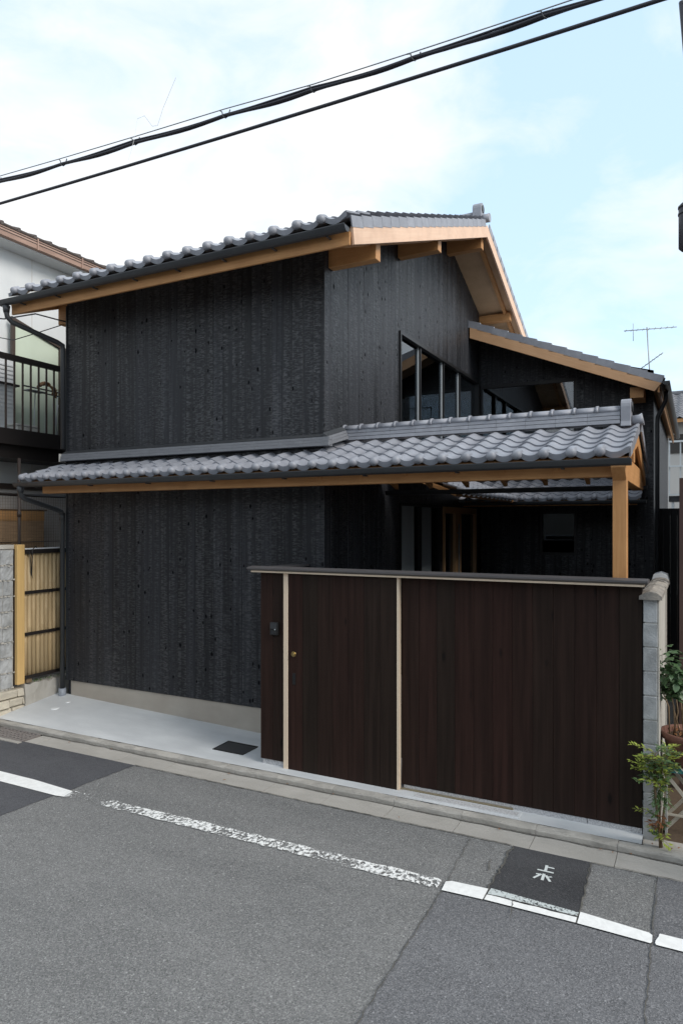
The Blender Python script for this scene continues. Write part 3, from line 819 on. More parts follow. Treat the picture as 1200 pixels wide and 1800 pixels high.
# ridge
def ridge(parent, x0, x1, y, z, layers, lw, lh, cap_r, pitch, ring_r, tname='ridge_tile', ends=True):
    for k in range(layers):
        w = lw - 0.012 * k
        n = max(1, round((x1 - x0) / 0.30))
        for i in range(n):
            a = x0 + (x1 - x0) * i / n; b = x0 + (x1 - x0) * (i + 1) / n
            sh = 0.10 * (k % 2) if 0 < i else 0
            mb = MB()
            mb.prism([(y - w, z + k * lh + 0.004), (y - w + 0.004, z + (k + 1) * lh - 0.002), (y + w - 0.004, z + (k + 1) * lh - 0.002), (y + w, z + k * lh + 0.004)], 0, a + 0.001, b - 0.001)
            put(tname, mb.mesh(tname, M['tile']), parent)
    zc = z + layers * lh
    n = max(1, round((x1 - x0) / pitch))
    for i in range(n):
        a = x0 + (x1 - x0) * i / n; b = x0 + (x1 - x0) * (i + 1) / n
        mb = MB()
        def arc(r, t0=0.0):
            return [(y + r * math.cos(math.pi * q / 8), zc + r * 0.95 * math.sin(math.pi * q / 8)) for q in range(9)]
        mb.prism(arc(cap_r), 0, a, b, True)
        mb.prism(arc(ring_r), 0, a - 0.012, a + 0.014, True)
        put('ridge_cap_tile', mb.mesh('ridge_cap_tile', M['tile']), parent)
ridge(deck, RX0 + 0.2, -3.12, YR, zt(YR) - 0.04, 3, 0.115, 0.037, 0.075, 0.27, 0.088)
def end_ornament(parent, x, y, z, w, h, t, mat=None):
    """ridge end tile: a slab with a round head, a ring hole and a foot"""
    pts = [(y - w * 0.62, z), (y - w * 0.5, z + h * 0.18), (y - w * 0.5, z + h - w * 0.5)]
    for q in range(1, 8):
        a = math.pi - math.pi * q / 8
        pts.append((y + w * 0.5 * math.cos(a), z + h - w * 0.5 + w * 0.5 * math.sin(a)))
    pts += [(y + w * 0.5, z + h - w * 0.5), (y + w * 0.5, z + h * 0.18), (y + w * 0.62, z)]
    o = bevel(MB().prism(pts, 0, x - t, x).build('ridge_end_tile', M['tile'], parent), 0.006, 2)
    c = (y, z + h - w * 0.5)
    mb = MB()
    mb.prism([(c[0] + w * 0.3 * math.cos(2 * math.pi * q / 16), c[1] + w * 0.3 * math.sin(2 * math.pi * q / 16)) for q in range(16)], 0, x + 0.001, x + 0.012, True)
    mb.build('boss', M['gutter'], o)
    return o
end_ornament(deck, -2.98, YR, zt(YR) - 0.05, 0.19, 0.31, 0.14)
MB().tube([(-3.0, YR, zt(YR) + 0.01), (RX1 + 0.035, YR, zt(YR) + 0.01)], [0.062, 0.07], 14).build('ridge_end_roll', M['tile'], deck)

# --- gutters and pipes
def gutter(x0, x1, y, z, r=0.052, nm='gutter', brackets=True, step=0.62):
    mb = MB()
    sec = []
    for q in range(9):
        a = math.pi + math.pi * q / 8
        sec.append((y + r * math.cos(a), z + r * 1.05 * math.sin(a)))
    inner = [(y + (p[0] - y) * 0.9, z + (p[1] - z) * 0.9 + 0.0) for p in reversed(sec)]
    mb.prism([(y - r - 0.006, z), (y - r - 0.006, z + 0.008), (y - r + 0.004, z + 0.008)] + inner[-1:] + inner[::-1][1:] + [(y + r, z + 0.004)] + sec[::-1][:-1], 0, x0, x1)
    o = mb.build(nm, M['gutter'], house)
    MB().prism(sec, 0, x0 - 0.004, x0 - 0.0005).build('gutter_end', M['gutter'], o)
    MB().prism(sec, 0, x1 + 0.0005, x1 + 0.004).build('gutter_end', M['gutter'], o)
    if brackets:
        x = x0 + 0.35
        while x < x1 - 0.1:
            MB().bar((x, y + r * 0.2, z - r * 1.12), (x, y + r + 0.03, z - r * 1.12), 0.022, 0.012).bar((x, y + r + 0.026, z - r * 1.3), (x, y + r + 0.026, z - r * 0.6), 0.022, 0.010).build('bracket', M['gutter'], o)
            x += step
    return o
gutter(-7.83, -2.925, 5.785, 5.262, 0.052)
gutter(-7.63, -0.455, 5.845, 2.962, 0.050, step=0.9)
def pipe(pts, r=0.032):
    return MB().tube(pts, r, 12).build('downpipe', M['gutter'], house)
pipe([(-7.74, 5.79, 5.20), (-7.74, 5.79, 5.13), (-7.735, 5.80, 5.07), (-7.71, 5.85, 5.01), (-7.52, 6.38, 4.86), (-7.505, 6.46, 4.83), (-7.505, 6.462, 4.76), (-7.505, 6.462, 3.45)])
pipe([(-7.55, 5.845, 2.93), (-7.55, 5.845, 2.85), (-7.55, 5.86, 2.80), (-7.545, 5.90, 2.77), (-7.51, 6.36, 2.64), (-7.508, 6.44, 2.61), (-7.508, 6.455, 2.55), (-7.508, 6.455, 0.15)])
MB().tube([(-7.74, 5.79, 5.205), (-7.74, 5.79, 5.12)], [0.047, 0.036], 12).build('gutter_outlet', M['gutter'], house)
MB().tube([(-7.55, 5.845, 2.92), (-7.55, 5.845, 2.84)], [0.045, 0.035], 12).build('gutter_outlet', M['gutter'], house)
MB().tube([(-7.508, 6.455, 0.12), (-7.508, 6.455, 0.26)], 0.048, 14).build('pipe_socket', simple('blue_grey_plastic', (0.30, 0.33, 0.38), rough=0.5), house)
MB().tube([(-7.508, 6.455, 2.50), (-7.508, 6.455, 2.60)], 0.037, 12).build('pipe_joint', M['gutter'], house)

# --- canopy (lower roof over the wall foot, the gate and the porch)
CX0, CX1, CYE, CYR = -7.60, -0.462, 5.90, 6.95
def zc(y):
    return 3.037 + 0.325 * (y - CYE) if y <= CYR else 3.037 + 0.325 * (2 * CYR - y - CYE)
CP, CEX = 0.2214, 0.205
cdeck = MB()
cdeck.prism([(5.96, zc(5.96) - 0.055), (6.50, zc(6.50) - 0.055), (6.50, zc(6.50) - 0.10), (5.96, zc(5.96) - 0.10)], 0, CX0 + 0.04, HX1 - 0.001)
cdeck.prism([(5.96, zc(5.96) - 0.055), (CYR, zc(CYR) - 0.055), (7.86, zc(7.86) - 0.055), (7.86, zc(7.86) - 0.10), (CYR, zc(CYR) - 0.10), (5.96, zc(5.96) - 0.10)], 0, HX1 + 0.021, CX1 - 0.045)
canopy = cdeck.build('canopy_roof', M['wy'], house)
ct = tile_mesh(CP, CEX + 0.06, 0.040, t=0.015)
ce = tile_mesh(CP, CEX + 0.06, 0.040, True, 0.043)
csl = Vector((0, 1, 0.325)).normalized()
last = CX1 - 0.22                       # crest of the last ball column (about x = -0.69)
c_or = Vector((-0.690, CYE - 0.01, zc(CYE - 0.01) - 0.022))
for r in range(5):
    for c in range(-32, 2):
        x = -0.690 + c * CP
        if x < CX0 - 0.03 or x > CX1 - 0.03: continue
        if x + CP < HX1 - 0.02 and r > 2: continue
        if -3.80 < x + CP < HX1 + 0.15 and r > 3: continue
        m = frame(c_or, (1, 0, 0), csl) @ Matrix.Translation((c * CP, r * CEX, 0))
        put('roof_tile', ce if r == 0 else ct, canopy, jit(m))
cvm = verge_mesh(CEX + 0.02, 0.085, 0.03)
for r in range(5):
    put('verge_tile', cvm, canopy, frame(Vector((CX1, CYE, zc(CYE) + 0.003)), (1, 0, 0), csl) @ Matrix.Translation((0, r * CEX, 0)))
cslb = Vector((0, -1, 0.325)).normalized()
for c in range(0, 13):
    m = frame(Vector((CX1 - 0.22, 8.0, zc(8.0) - 0.035)), (-1, 0, 0), cslb) @ Matrix.Translation((c * CP, 0, 0))
    put('roof_tile', ce, canopy, m)
bulk(canopy, Vector((CX1 - 0.0, 8.0, zc(8.0) - 0.035)), (-1, 0, 0), cslb, CP, CEX, range(0, 14), range(1, 5), 0.044)
cvb = MB().box(-0.014, 0.0, 0, 0.23, -0.06, 0.028)
cvbm = cvb.mesh('verge_tile', M['tile'])
for r in range(5):
    put('verge_tile', cvbm, canopy, frame(Vector((CX1, 8.0, zc(8.0) + 0.003)), (-1, 0, 0), cslb) @ Matrix.Translation((0, r * CEX, 0.004 * (r % 2))))
ridge(canopy, HX1 + 0.022, -0.63, CYR, zc(CYR) + 0.005, 3, 0.085, 0.040, 0.062, 0.2085, 0.074)
end_ornament(canopy, -0.535, CYR, zc(CYR) - 0.02, 0.155, 0.262, 0.09)
MB().tube([(-0.53, CYR, zc(CYR) + 0.035), (-0.47, CYR, zc(CYR) + 0.038), (-0.435, CYR, zc(CYR) + 0.045)], [0.048, 0.05, 0.058], 14).build('ridge_end_roll', M['tile'], canopy)
# wall flashing tiles (three courses and a capping)
def skirt(pts_fun, a, b, n):
    pass
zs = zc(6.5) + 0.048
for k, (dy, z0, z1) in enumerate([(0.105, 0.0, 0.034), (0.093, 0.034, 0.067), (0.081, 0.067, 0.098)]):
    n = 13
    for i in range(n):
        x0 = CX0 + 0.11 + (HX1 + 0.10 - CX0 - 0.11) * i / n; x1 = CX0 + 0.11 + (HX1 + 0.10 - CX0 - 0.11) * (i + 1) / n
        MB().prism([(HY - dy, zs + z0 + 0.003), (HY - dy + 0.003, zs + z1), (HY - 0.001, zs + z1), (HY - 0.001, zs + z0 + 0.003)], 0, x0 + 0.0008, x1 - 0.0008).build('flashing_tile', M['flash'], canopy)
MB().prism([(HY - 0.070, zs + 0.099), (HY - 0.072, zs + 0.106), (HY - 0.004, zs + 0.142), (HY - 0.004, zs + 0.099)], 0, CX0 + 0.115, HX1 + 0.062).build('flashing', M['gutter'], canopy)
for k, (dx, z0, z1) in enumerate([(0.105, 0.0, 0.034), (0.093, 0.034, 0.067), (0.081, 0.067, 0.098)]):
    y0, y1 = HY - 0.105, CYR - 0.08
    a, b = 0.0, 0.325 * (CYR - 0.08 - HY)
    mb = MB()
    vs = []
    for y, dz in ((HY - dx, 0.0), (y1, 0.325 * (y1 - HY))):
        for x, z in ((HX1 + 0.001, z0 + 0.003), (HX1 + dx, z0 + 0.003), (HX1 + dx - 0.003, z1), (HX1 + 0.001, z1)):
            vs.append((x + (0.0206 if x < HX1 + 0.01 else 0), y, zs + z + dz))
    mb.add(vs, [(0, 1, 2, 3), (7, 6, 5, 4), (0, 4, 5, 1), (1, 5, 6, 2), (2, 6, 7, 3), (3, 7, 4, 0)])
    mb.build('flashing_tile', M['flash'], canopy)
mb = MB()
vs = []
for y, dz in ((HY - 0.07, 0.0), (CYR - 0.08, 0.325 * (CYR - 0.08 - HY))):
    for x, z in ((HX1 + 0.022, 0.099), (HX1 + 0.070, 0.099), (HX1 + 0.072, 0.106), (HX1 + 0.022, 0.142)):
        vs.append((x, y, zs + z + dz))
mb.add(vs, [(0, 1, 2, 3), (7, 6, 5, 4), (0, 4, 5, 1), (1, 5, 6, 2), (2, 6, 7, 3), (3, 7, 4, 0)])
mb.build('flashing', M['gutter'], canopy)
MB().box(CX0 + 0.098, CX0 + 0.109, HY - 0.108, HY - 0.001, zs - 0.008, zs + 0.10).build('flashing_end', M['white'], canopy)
# timber of the canopy
def timber(name, mb, mat):
    return bevel(mb.build(name, mat, house), 0.004)
timber('beam', MB().box(CX0 + 0.28, -0.50, 5.985, 6.095, 2.835, 2.955), M['wx'])
timber('fascia', MB().box(CX0 + 0.10, CX1 - 0.03, 5.912, 5.938, 2.935, 2.985), M['wx'])
timber('post', MB().box(-0.605, -0.497, 5.986, 6.094, 0.05, 2.833), M['wz'])
timber('beam', MB().prism([(5.83, 2.965), (5.83, 2.90), (5.98, 2.805), (7.95, 2.805), (7.95, 2.92), (7.5, 3.0), (6.3, 3.0)], 0, -0.604, -0.4985), M['wy'])
timber('beam', MB().box(HX1 + 0.03, -0.51, 6.89, 7.01, 3.02, 3.16), M['wx'])
x = -3.35
while x < -0.7:
    timber('rafter', MB().prism([(5.96, zc(5.96) - 0.102), (CYR, zc(CYR) - 0.102), (7.97, zc(7.97) - 0.102), (7.97, zc(7.97) - 0.165), (CYR, zc(CYR) - 0.165), (5.96, zc(5.96) - 0.165)], 0, x, x + 0.045), M['wy'])
    x += 0.455
# bargeboards at the open end
bevel(MB().prism([(5.925, zc(5.925) - 0.058), (CYR, zc(CYR) - 0.058), (8.02, zc(8.02) - 0.058), (8.02, zc(8.02) - 0.175), (CYR, zc(CYR) - 0.20), (5.95, zc(5.95) - 0.10)], 0, CX1 - 0.044, CX1 - 0.018).build('bargeboard', M['wc'], house), 0.003)
gutter(HX1 + 0.05, -0.47, 8.06, 2.86, 0.045, brackets=False)
# --- gable windows
def window(y0, y1, z0, z1, mull, name='window'):
    w = MB()
    xo, xi = HX1 + 0.022, HX1 - 0.10
    w.box(xi, xo, y0, y0 + 0.035, z0, z1)
    w.box(xi, xo, y1 - 0.035, y1, z0, z1)
    w.box(xi, xo, y0 + 0.0355, y1 - 0.0355, z1 - 0.045, z1)
    w.box(xi, xo, y0 + 0.0355, y1 - 0.0355, z0, z0 + 0.04)
    o = w.build(name, M['black'], house)
    ys_ = [y0 + 0.035] + mull + [y1 - 0.035]
    for m in mull:
        MB().box(HX1 - 0.058, HX1 - 0.004, m - 0.012, m + 0.030, z0 + 0.041, z1 - 0.046).build('mullion', M['black'], o)
        MB().box(HX1 - 0.058, HX1 - 0.030, m - 0.020, m - 0.0125, z0 + 0.041, z1 - 0.046).build('mullion_edge', M['alu'], o)
    for a, b in zip(ys_, ys_[1:]):
        MB().box(HX1 - 0.052, HX1 - 0.046, a + 0.031 if a > y0 + 0.04 else a, b - 0.021 if b < y1 - 0.04 else b, z0 + 0.041, z1 - 0.046).build('pane', M['glass'], o)
    return o
window(8.601, 12.36, 3.60, 5.06, [9.42, 10.46, 11.30])
# inner posts and rafters seen through the glass
MB().box(-3.98, -3.87, 10.05, 10.16, 3.345, 5.9).build('inner_post', M['wz'], house)
for yy in (8.2, 9.2, 10.2, 11.2, 12.2):
    MB().box(-5.85, -3.66, yy, yy + 0.10, zu(yy + 0.05) - 0.16, zu(yy + 0.05) - 0.02).build('inner_beam', M['wx'], house)
# --- ground floor openings in the porch wall
sv = MB()
sv.box(HX1 - 0.10, HX1 - 0.02, 8.601, 8.66, 0.365, 2.729).box(HX1 - 0.10, HX1 - 0.02, 10.28, 10.44, 0.365, 2.729).box(HX1 - 0.10, HX1 - 0.02, 12.26, 12.43, 0.365, 2.729).build('charred_wall', M['char'], house)
pw = MB()
for a, b in ((8.661, 8.70), (9.40, 9.47), (10.24, 10.279)):
    pw.box(HX1 - 0.09, HX1 - 0.005, a, b, 0.40, 2.70)
pw.box(HX1 - 0.09, HX1 - 0.005, 8.661, 10.279, 2.701, 2.728)
pwo = pw.build('window', M['black'], house)
MB().box(HX1 - 0.05, HX1 - 0.044, 8.701, 9.26, 0.40, 2.70).build('pane', M['frostgrey'], pwo)
MB().box(HX1 - 0.05, HX1 - 0.044, 9.2605, 9.399, 0.40, 2.70).build('pane', M['glass2'], pwo)
MB().box(HX1 - 0.05, HX1 - 0.044, 9.471, 9.98, 0.40, 2.70).build('pane', M['frostgrey'], pwo)
MB().box(HX1 - 0.05, HX1 - 0.044, 9.9805, 10.239, 0.40, 2.70).build('pane', M['glass2'], pwo)
dr = MB()
for a, b in ((10.441, 10.50), (11.02, 11.33), (12.17, 12.259)):
    dr.box(HX1 - 0.08, HX1 + 0.008, a, b, 0.37, 2.62)
dr.box(HX1 - 0.08, HX1 + 0.008, 10.441, 12.259, 2.621, 2.728)
dro = dr.build('entrance_door', M['door'], house)
MB().box(HX1 - 0.045, HX1 - 0.039, 10.501, 11.019, 0.37, 2.62).build('pane', M['glass'], dro)
MB().box(HX1 - 0.045, HX1 - 0.039, 11.331, 12.169, 0.37, 2.62).build('pane', M['glass'], dro)
MB().tube([(HX1 + 0.04, 11.10, 1.2), (HX1 + 0.04, 11.10, 2.45)], 0.014, 8).bar((HX1 + 0.0, 11.10, 1.4), (HX1 + 0.04, 11.10, 1.4), 0.02, 0.02).bar((HX1 + 0.0, 11.10, 2.3), (HX1 + 0.04, 11.10, 2.3), 0.02, 0.02).build('handle', M['steel'], dro)

# --- wing behind
WY, WX1 = 12.44, -0.625
WV = 11.75                                   # verge plane
def zw(x):
    return 6.03 - 0.414 * (x + 3.554)
ws = MB()
ws.prism([(HX1 - 0.02, 4.99), (HX1 - 0.02, zw(HX1) - 0.2), (WX1, zw(WX1) - 0.2), (WX1, 4.99)], 1, WY + 0.02, WY + 0.1)
ws.box(-1.839, WX1, WY + 0.02, WY + 0.1, 0.3, 4.99)
ws.box(HX1 + 0.02, -1.84, WY + 0.02, WY + 0.1, 2.70, 3.70)
ws.box(HX1 + 0.02, -2.46, WY + 0.02, WY + 0.1, 0.3, 2.70)
ws.box(-2.459, -1.84, WY + 0.02, WY + 0.1, 0.3, 1.90)
wing_wall = ws.build('charred_wall', M['dark'], house)
def wing_z(m):
    x = HX1 + 0.024 + m
    top = zw(x) - 0.19
    if x < -1.84:
        out = [(4.985, top), (2.66, 3.72)]
        if x < -2.46: out.append((0.3, 2.655))
        else: out.append((0.3, 1.905))
        return out
    return [(0.3, top)]
wall_boards(wing_wall, HX1 + 0.024, WY, -1.84 - HX1 - 0.024, 0, wing_z)
wall_boards(wing_wall, -1.839, WY, WX1 + 1.839, 0, lambda m: wing_z(m + 1.715))
MB().box(WX1 - 0.1, WX1, WY + 0.101, 18.9, 0.0, 4.62).build('charred_wall', M['char'], house)
MB().prism([(HX1, 0.0), (HX1, zw(HX1) - 0.16), (WX1 - 0.1, zw(WX1) - 0.16), (WX1 - 0.1, 0.0)], 1, 18.7, 18.8).build('charred_wall', M['dark'], house)
MB().box(HX1 - 0.1, HX1 - 0.001, 14.21, 18.8, 0.0, 6.0).build('charred_wall', M['dark'], house)
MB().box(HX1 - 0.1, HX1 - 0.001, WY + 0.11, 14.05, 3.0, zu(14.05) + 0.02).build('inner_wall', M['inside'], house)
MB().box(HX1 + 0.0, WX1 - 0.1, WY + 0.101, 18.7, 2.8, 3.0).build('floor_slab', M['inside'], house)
ww = MB()
ww.box(HX1 + 0.021, -3.49, WY - 0.002, WY + 0.09, 3.70, 4.985).box(-1.89, -1.84, WY - 0.002, WY + 0.09, 3.70, 4.985).box(-3.489, -1.891, WY - 0.002, WY + 0.09, 4.93, 4.985).box(-3.489, -1.891, WY - 0.002, WY + 0.09, 3.70, 3.75)
wwo = ww.build('window', M['black'], house)
MB().box(-3.489, -1.891, WY + 0.03, WY + 0.036, 3.751, 4.929).build('pane', M['glass'], wwo)
w3 = MB()
w3.box(-2.459, -2.42, WY - 0.002, WY + 0.09, 1.905, 2.69).box(-1.88, -1.841, WY - 0.002, WY + 0.09, 1.905, 2.69).box(-2.419, -1.881, WY - 0.002, WY + 0.09, 2.63, 2.69).box(-2.419, -1.881, WY - 0.002, WY + 0.09, 1.905, 1.95)
w3o = w3.build('window', M['black'], house)
MB().box(-2.419, -1.881, WY + 0.03, WY + 0.036, 1.951, 2.629).build('pane', M['glass2'], w3o)
# wing roof (one slope falling to the right)
wroof = MB().prism([(HX1 + 0.025, zw(HX1 + 0.025) - 0.11), (-0.50, zw(-0.50) - 0.11), (-0.50, zw(-0.50) - 0.18), (HX1 + 0.025, zw(HX1 + 0.025) - 0.18)], 1, WV + 0.03, 19.4).build('tiled_roof', M['soffit'], house)
bevel(MB().prism([(HX1 + 0.026, zw(HX1) - 0.13), (-0.475, zw(-0.475) - 0.115), (-0.575, zw(-0.575) - 0.28), (HX1 + 0.026, zw(HX1) - 0.32)], 1, WV, WV + 0.029).build('bargeboard', M['ww'], house), 0.003)
MB().box(-0.94, -0.74, WV + 0.13, WY + 0.0, 4.46, 4.63).build('purlin', M['wy'], house)
MB().bar((-0.52, WV + 0.03, 4.57), (-0.52, 19.4, 4.57), 0.03, 0.14).build('fascia', M['wy'], house)
wsl = Vector((-1, 0, 0.414)).normalized()
fw = frame(Vector((-0.452, WV, zw(-0.452) - 0.036)), (0, 1, 0), wsl)
wv = MB()
wv.prism([(0, -0.085), (0, 0.032), (0.03, 0.036), (0.16, 0.012), (0.16, -0.004), (0.014, 0.012), (0.014, -0.085)], 1, 0, 0.275)
wvm = wv.mesh('verge_tile', M['tile'])
nr = 13
tilt = Matrix.Rotation(-0.085, 4, 'X')
for r in range(nr):
    put('verge_tile', wvm, wroof, fw @ Matrix.Translation((0, r * 0.262, 0.012)) @ tilt)
bulk(wroof, Vector((-0.452, WV + 0.15, zw(-0.452) - 0.07)), (0, 1, 0), wsl, 0.272, 0.262, range(0, 27), range(0, 13), 0.05)
# right hand gutter of the wing
gw = MB()
sec = [(-0.415 + 0.055 * math.cos(math.pi + math.pi * q / 8), 4.66 + 0.06 * math.sin(math.pi + math.pi * q / 8)) for q in range(9)]
gw.prism(sec, 1, WV - 0.03, 19.4).build('gutter', M['gutter'], house)
MB().tube([(-0.43, WV + 0.55, 4.60), (-0.44, WV + 0.56, 4.45), (-0.56, WY - 0.05, 4.20), (-0.565, WY - 0.05, 4.1), (-0.565, WY - 0.05, 0.1)], 0.034, 10).build('downpipe', M['gutter'], house)
# pent roof over the wing's ground floor
pdeck = MB().prism([(11.24, 2.84), (WY - 0.02, 3.20), (WY - 0.02, 3.15), (11.24, 2.79)], 0, HX1 + 0.03, -0.76).build('pent_roof', M['wy'], house)
psl = Vector((0, 1, 0.30)).normalized()
lay(pdeck, Vector((-0.95 - 12 * 0.2214, 11.18, 2.838)), (1, 0, 0), psl, 0.2214, 0.205, range(0, 13), 1, ct, ce)
bulk(pdeck, Vector((-0.95 - 12 * 0.2214, 11.18, 2.838)), (1, 0, 0), psl, 0.2214, 0.205, range(0, 13), range(1, 6), 0.044)
gutter(HX1 + 0.05, -0.66, 11.12, 2.80, 0.045, brackets=False)
MB().box(HX1 + 0.03, -0.80, 11.36, 11.43, 2.74, 2.82).build('beam', M['wx'], house)
x = -3.2
while x < -0.8:
    MB().prism([(11.22, 2.785), (WY - 0.03, 3.145), (WY - 0.03, 3.095), (11.22, 2.735)], 0, x, x + 0.045).build('rafter', M['wy'], house)
    x += 0.455

# its return along the porch wall
pd2 = MB().prism([(HX1 + 0.023, 3.20), (-2.62, 2.84), (-2.62, 2.79), (HX1 + 0.023, 3.15)], 1, 8.15, 11.2).build('pent_roof', M['wx'], house)
psl2 = Vector((-1, 0, 0.385)).normalized()
lay(pd2, Vector((-2.56, 8.17, 2.836)), (0, 1, 0), psl2, 0.2214, 0.205, range(0, 13), 1, ct, ce)
bulk(pd2, Vector((-2.56, 8.17, 2.836)), (0, 1, 0), psl2, 0.2214, 0.205, range(0, 13), range(1, 5), 0.044)
# ------------------------------------------------------------------ gate fence
GY = 5.74
fence = thing('board_fence', (-2.1, GY, 0.05), 'dark brown board fence with sliding gate between black house and block wall', 'fence')
def fboard(parent, x0, x1, y, z0, z1, t=0.022):
    ch = 0.0022
    mb = MB().prism([(x0 + 0.0006, y + t), (x0 + 0.0006, y + ch), (x0 + ch + 0.0006, y), (x1 - ch - 0.0006, y), (x1 - 0.0006, y + ch), (x1 - 0.0006, y + t)], 2, z0, z1)
    return mb.build('board', M['stain'], parent)
p1 = MB().box(-3.855, -3.584, GY + 0.0225, GY + 0.09, 0.118, 1.968).build('fixed_panel', M['stain'], fence)
for a, b in ((-3.863, -3.722), (-3.722, -3.585)):
    fboard(p1, a, b, GY, 0.115, 1.97)
gate = MB().box(-3.528, -2.39, GY + 0.0025, GY + 0.028, 0.055, 1.962).build('sliding_gate', M['stain'], fence)
for i in range(7):
    fboard(gate, -3.530 + 1.142 / 7 * i, -3.530 + 1.142 / 7 * (i + 1), GY - 0.020, 0.050, 1.966)
MB().box(-2.387, -2.368, GY - 0.022, GY + 0.028, 0.062, 1.965).build('gate_edge_trim', M['hinoki'], gate)
lk = MB()
def disc(mb, x, z, r, y0, y1, n=20):
    return mb.prism([(x + r * math.cos(2 * math.pi * q / n), z + r * math.sin(2 * math.pi * q / n)) for q in range(n)], 1, y0, y1, True)
disc(lk, -3.467, 1.187, 0.026, GY - 0.026, GY - 0.0195); disc(lk, -3.467, 1.187, 0.017, GY - 0.036, GY - 0.0262)
lk.build('lock', M['brass'], gate)
MB().box(-3.480, -3.445, GY - 0.023, GY - 0.0195, 0.893, 1.003).build('recessed_pull', M['black'], gate)
p2 = MB().box(-2.36, -0.372, GY + 0.0525, GY + 0.11, 0.105, 1.968).build('fixed_panel', M['stain'], fence)
nb = 12
for i in range(nb):
    fboard(p2, -2.362 + 1.993 / nb * i, -2.362 + 1.993 / nb * (i + 1), GY + 0.03, 0.104, 1.97)
bevel(MB().box(-3.583, -3.531, GY - 0.024, GY + 0.09, 0.045, 1.969).build('post', M['hinoki'], fence), 0.003)
MB().box(-3.94, -0.352, GY - 0.058, GY - 0.045, 1.971, 1.987).box(-3.94, -0.352, GY - 0.045, GY + 0.10, 1.971, 1.985).build('cap_trim', M['hinoki'], fence)
capo = MB()
capo.prism([(GY - 0.060, 1.990), (GY - 0.085, 2.004), (GY - 0.085, 2.018), (GY + 0.02, 2.030), (GY + 0.19, 2.012), (GY + 0.19, 1.990)], 0, -3.975, -0.325)
capo.build('fence_cap', M['capmetal'], fence)
capb = MB().box(-3.97, -3.74, GY + 0.191, HY - 0.003, 1.992, 2.010)
capb.build('fence_cap', M['capmetal'], fence)
MB().box(-3.862, -3.80, GY + 0.091, HY - 0.004, 0.12, 1.99).build('return_panel', M['stain'], fence)
bs = MB().box(-2.34, -0.775, GY + 0.034, GY + 0.14, -0.03, 0.100)
bs.build('base_stone', M['agg'], fence)
MB().box(-0.770, -0.372, GY + 0.034, GY + 0.14, -0.03, 0.100).build('base_stone', M['agg'], fence)
MB().box(-3.845, -3.60, GY + 0.012, GY + 0.085, 0.0, 0.112).build('base_stone', M['agg'], fence)
MB().box(-2.36, -1.36, GY + 0.006, GY + 0.030, 0.045, 0.074).build('gate_rail', M['rail'], fence)
tr = MB()
tr.box(-2.34, -1.275, GY - 0.125, GY + 0.004, 0.02, 0.066)
bevel(tr.build('threshold_slab', M['apron'], fence), 0.004)
MB().box(-2.2, -1.30, GY - 0.095, GY - 0.025, 0.0662, 0.0685).build('threshold_strip', M['agg'], fence)
# intercom on the fence
ic = thing('intercom', (-3.69, GY, 1.36), 'small black door intercom mounted on the narrow brown fence panel', 'intercom')
ib = bevel(MB().box(-3.737, -3.645, GY - 0.030, GY - 0.0005, 1.355, 1.480).build('housing', M['black'], ic), 0.006, 2)
MB().box(-3.728, -3.654, GY - 0.0335, GY - 0.0305, 1.418, 1.472).build('camera_window', M['gutter'], ic)
sp = MB()
for i in range(4):
    sp.box(-3.722, -3.660, GY - 0.0335, GY - 0.0305, 1.366 + i * 0.010, 1.371 + i * 0.010)
sp.build('speaker_grille', M['gutter'], ic)
disc(MB(), -3.675, 1.412, 0.006, GY - 0.0345, GY - 0.0305, 12).build('button', M['alu'], ic)

# cover plate let into the apron
cv = thing('floor_hatch', (-4.35, 5.98, 0.08), 'black square service hatch lying in the pale concrete left of the gate', 'hatch cover')
def quad_on_apron(x0, x1, y0, y1, dz0, dz1, name, mat, parent):
    mb = MB()
    vs = [(x, y, apron_z(x, y) + dz0) for x, y in ((x0, y0), (x1, y0), (x1, y1), (x0, y1))] + [(x, y, apron_z(x, y) + dz1) for x, y in ((x0, y0), (x1, y0), (x1, y1), (x0, y1))]
    mb.add(vs, [(0, 3, 2, 1), (4, 5, 6, 7), (0, 1, 5, 4), (1, 2, 6, 5), (2, 3, 7, 6), (3, 0, 4, 7)])
    return mb.build(name, mat, parent)
quad_on_apron(-4.54, -4.53, 5.86, 6.10, -0.02, 0.008, 'rim', M['black'], cv)
quad_on_apron(-4.16, -4.15, 5.86, 6.10, -0.02, 0.008, 'rim', M['black'], cv)
quad_on_apron(-4.54, -4.15, 5.84, 5.859, -0.02, 0.008, 'rim', M['black'], cv)
quad_on_apron(-4.54, -4.15, 6.101, 6.12, -0.02, 0.008, 'rim', M['black'], cv)
quad_on_apron(-4.529, -4.161, 5.861, 6.099, -0.02, 0.004, 'cover_plate', M['gutter'], cv)
hp = MB()
for i in range(8):
    x = -4.50 + i * 0.042
    vs = [(xx, yy, apron_z(xx, yy) + 0.0065) for xx, yy in ((x, 5.89), (x + 0.018, 5.89), (x + 0.018, 6.07), (x, 6.07))]
    hp.add(vs, [(0, 1, 2, 3)])
hp.build('raised_ribs', M['gutter'], cv, fix=False)
for (x, y, r, lab) in ((-7.2, 6.08, 0.055, 'pale round pipe cap flush in the concrete by the bamboo fence'), (-7.22, 6.30, 0.035, 'small pale pipe cap in the concrete beside the blue grey pipe socket')):
    mb = MB().lathe([(0, 0.006), (r * 0.8, 0.006), (r, 0.003), (r, -0.02)], (x, y, apron_z(x, y)), 18)
    mb.build('pipe_cap', M['acwhite'], None, label=lab, cat='pipe cap', group='pipe caps in the apron')

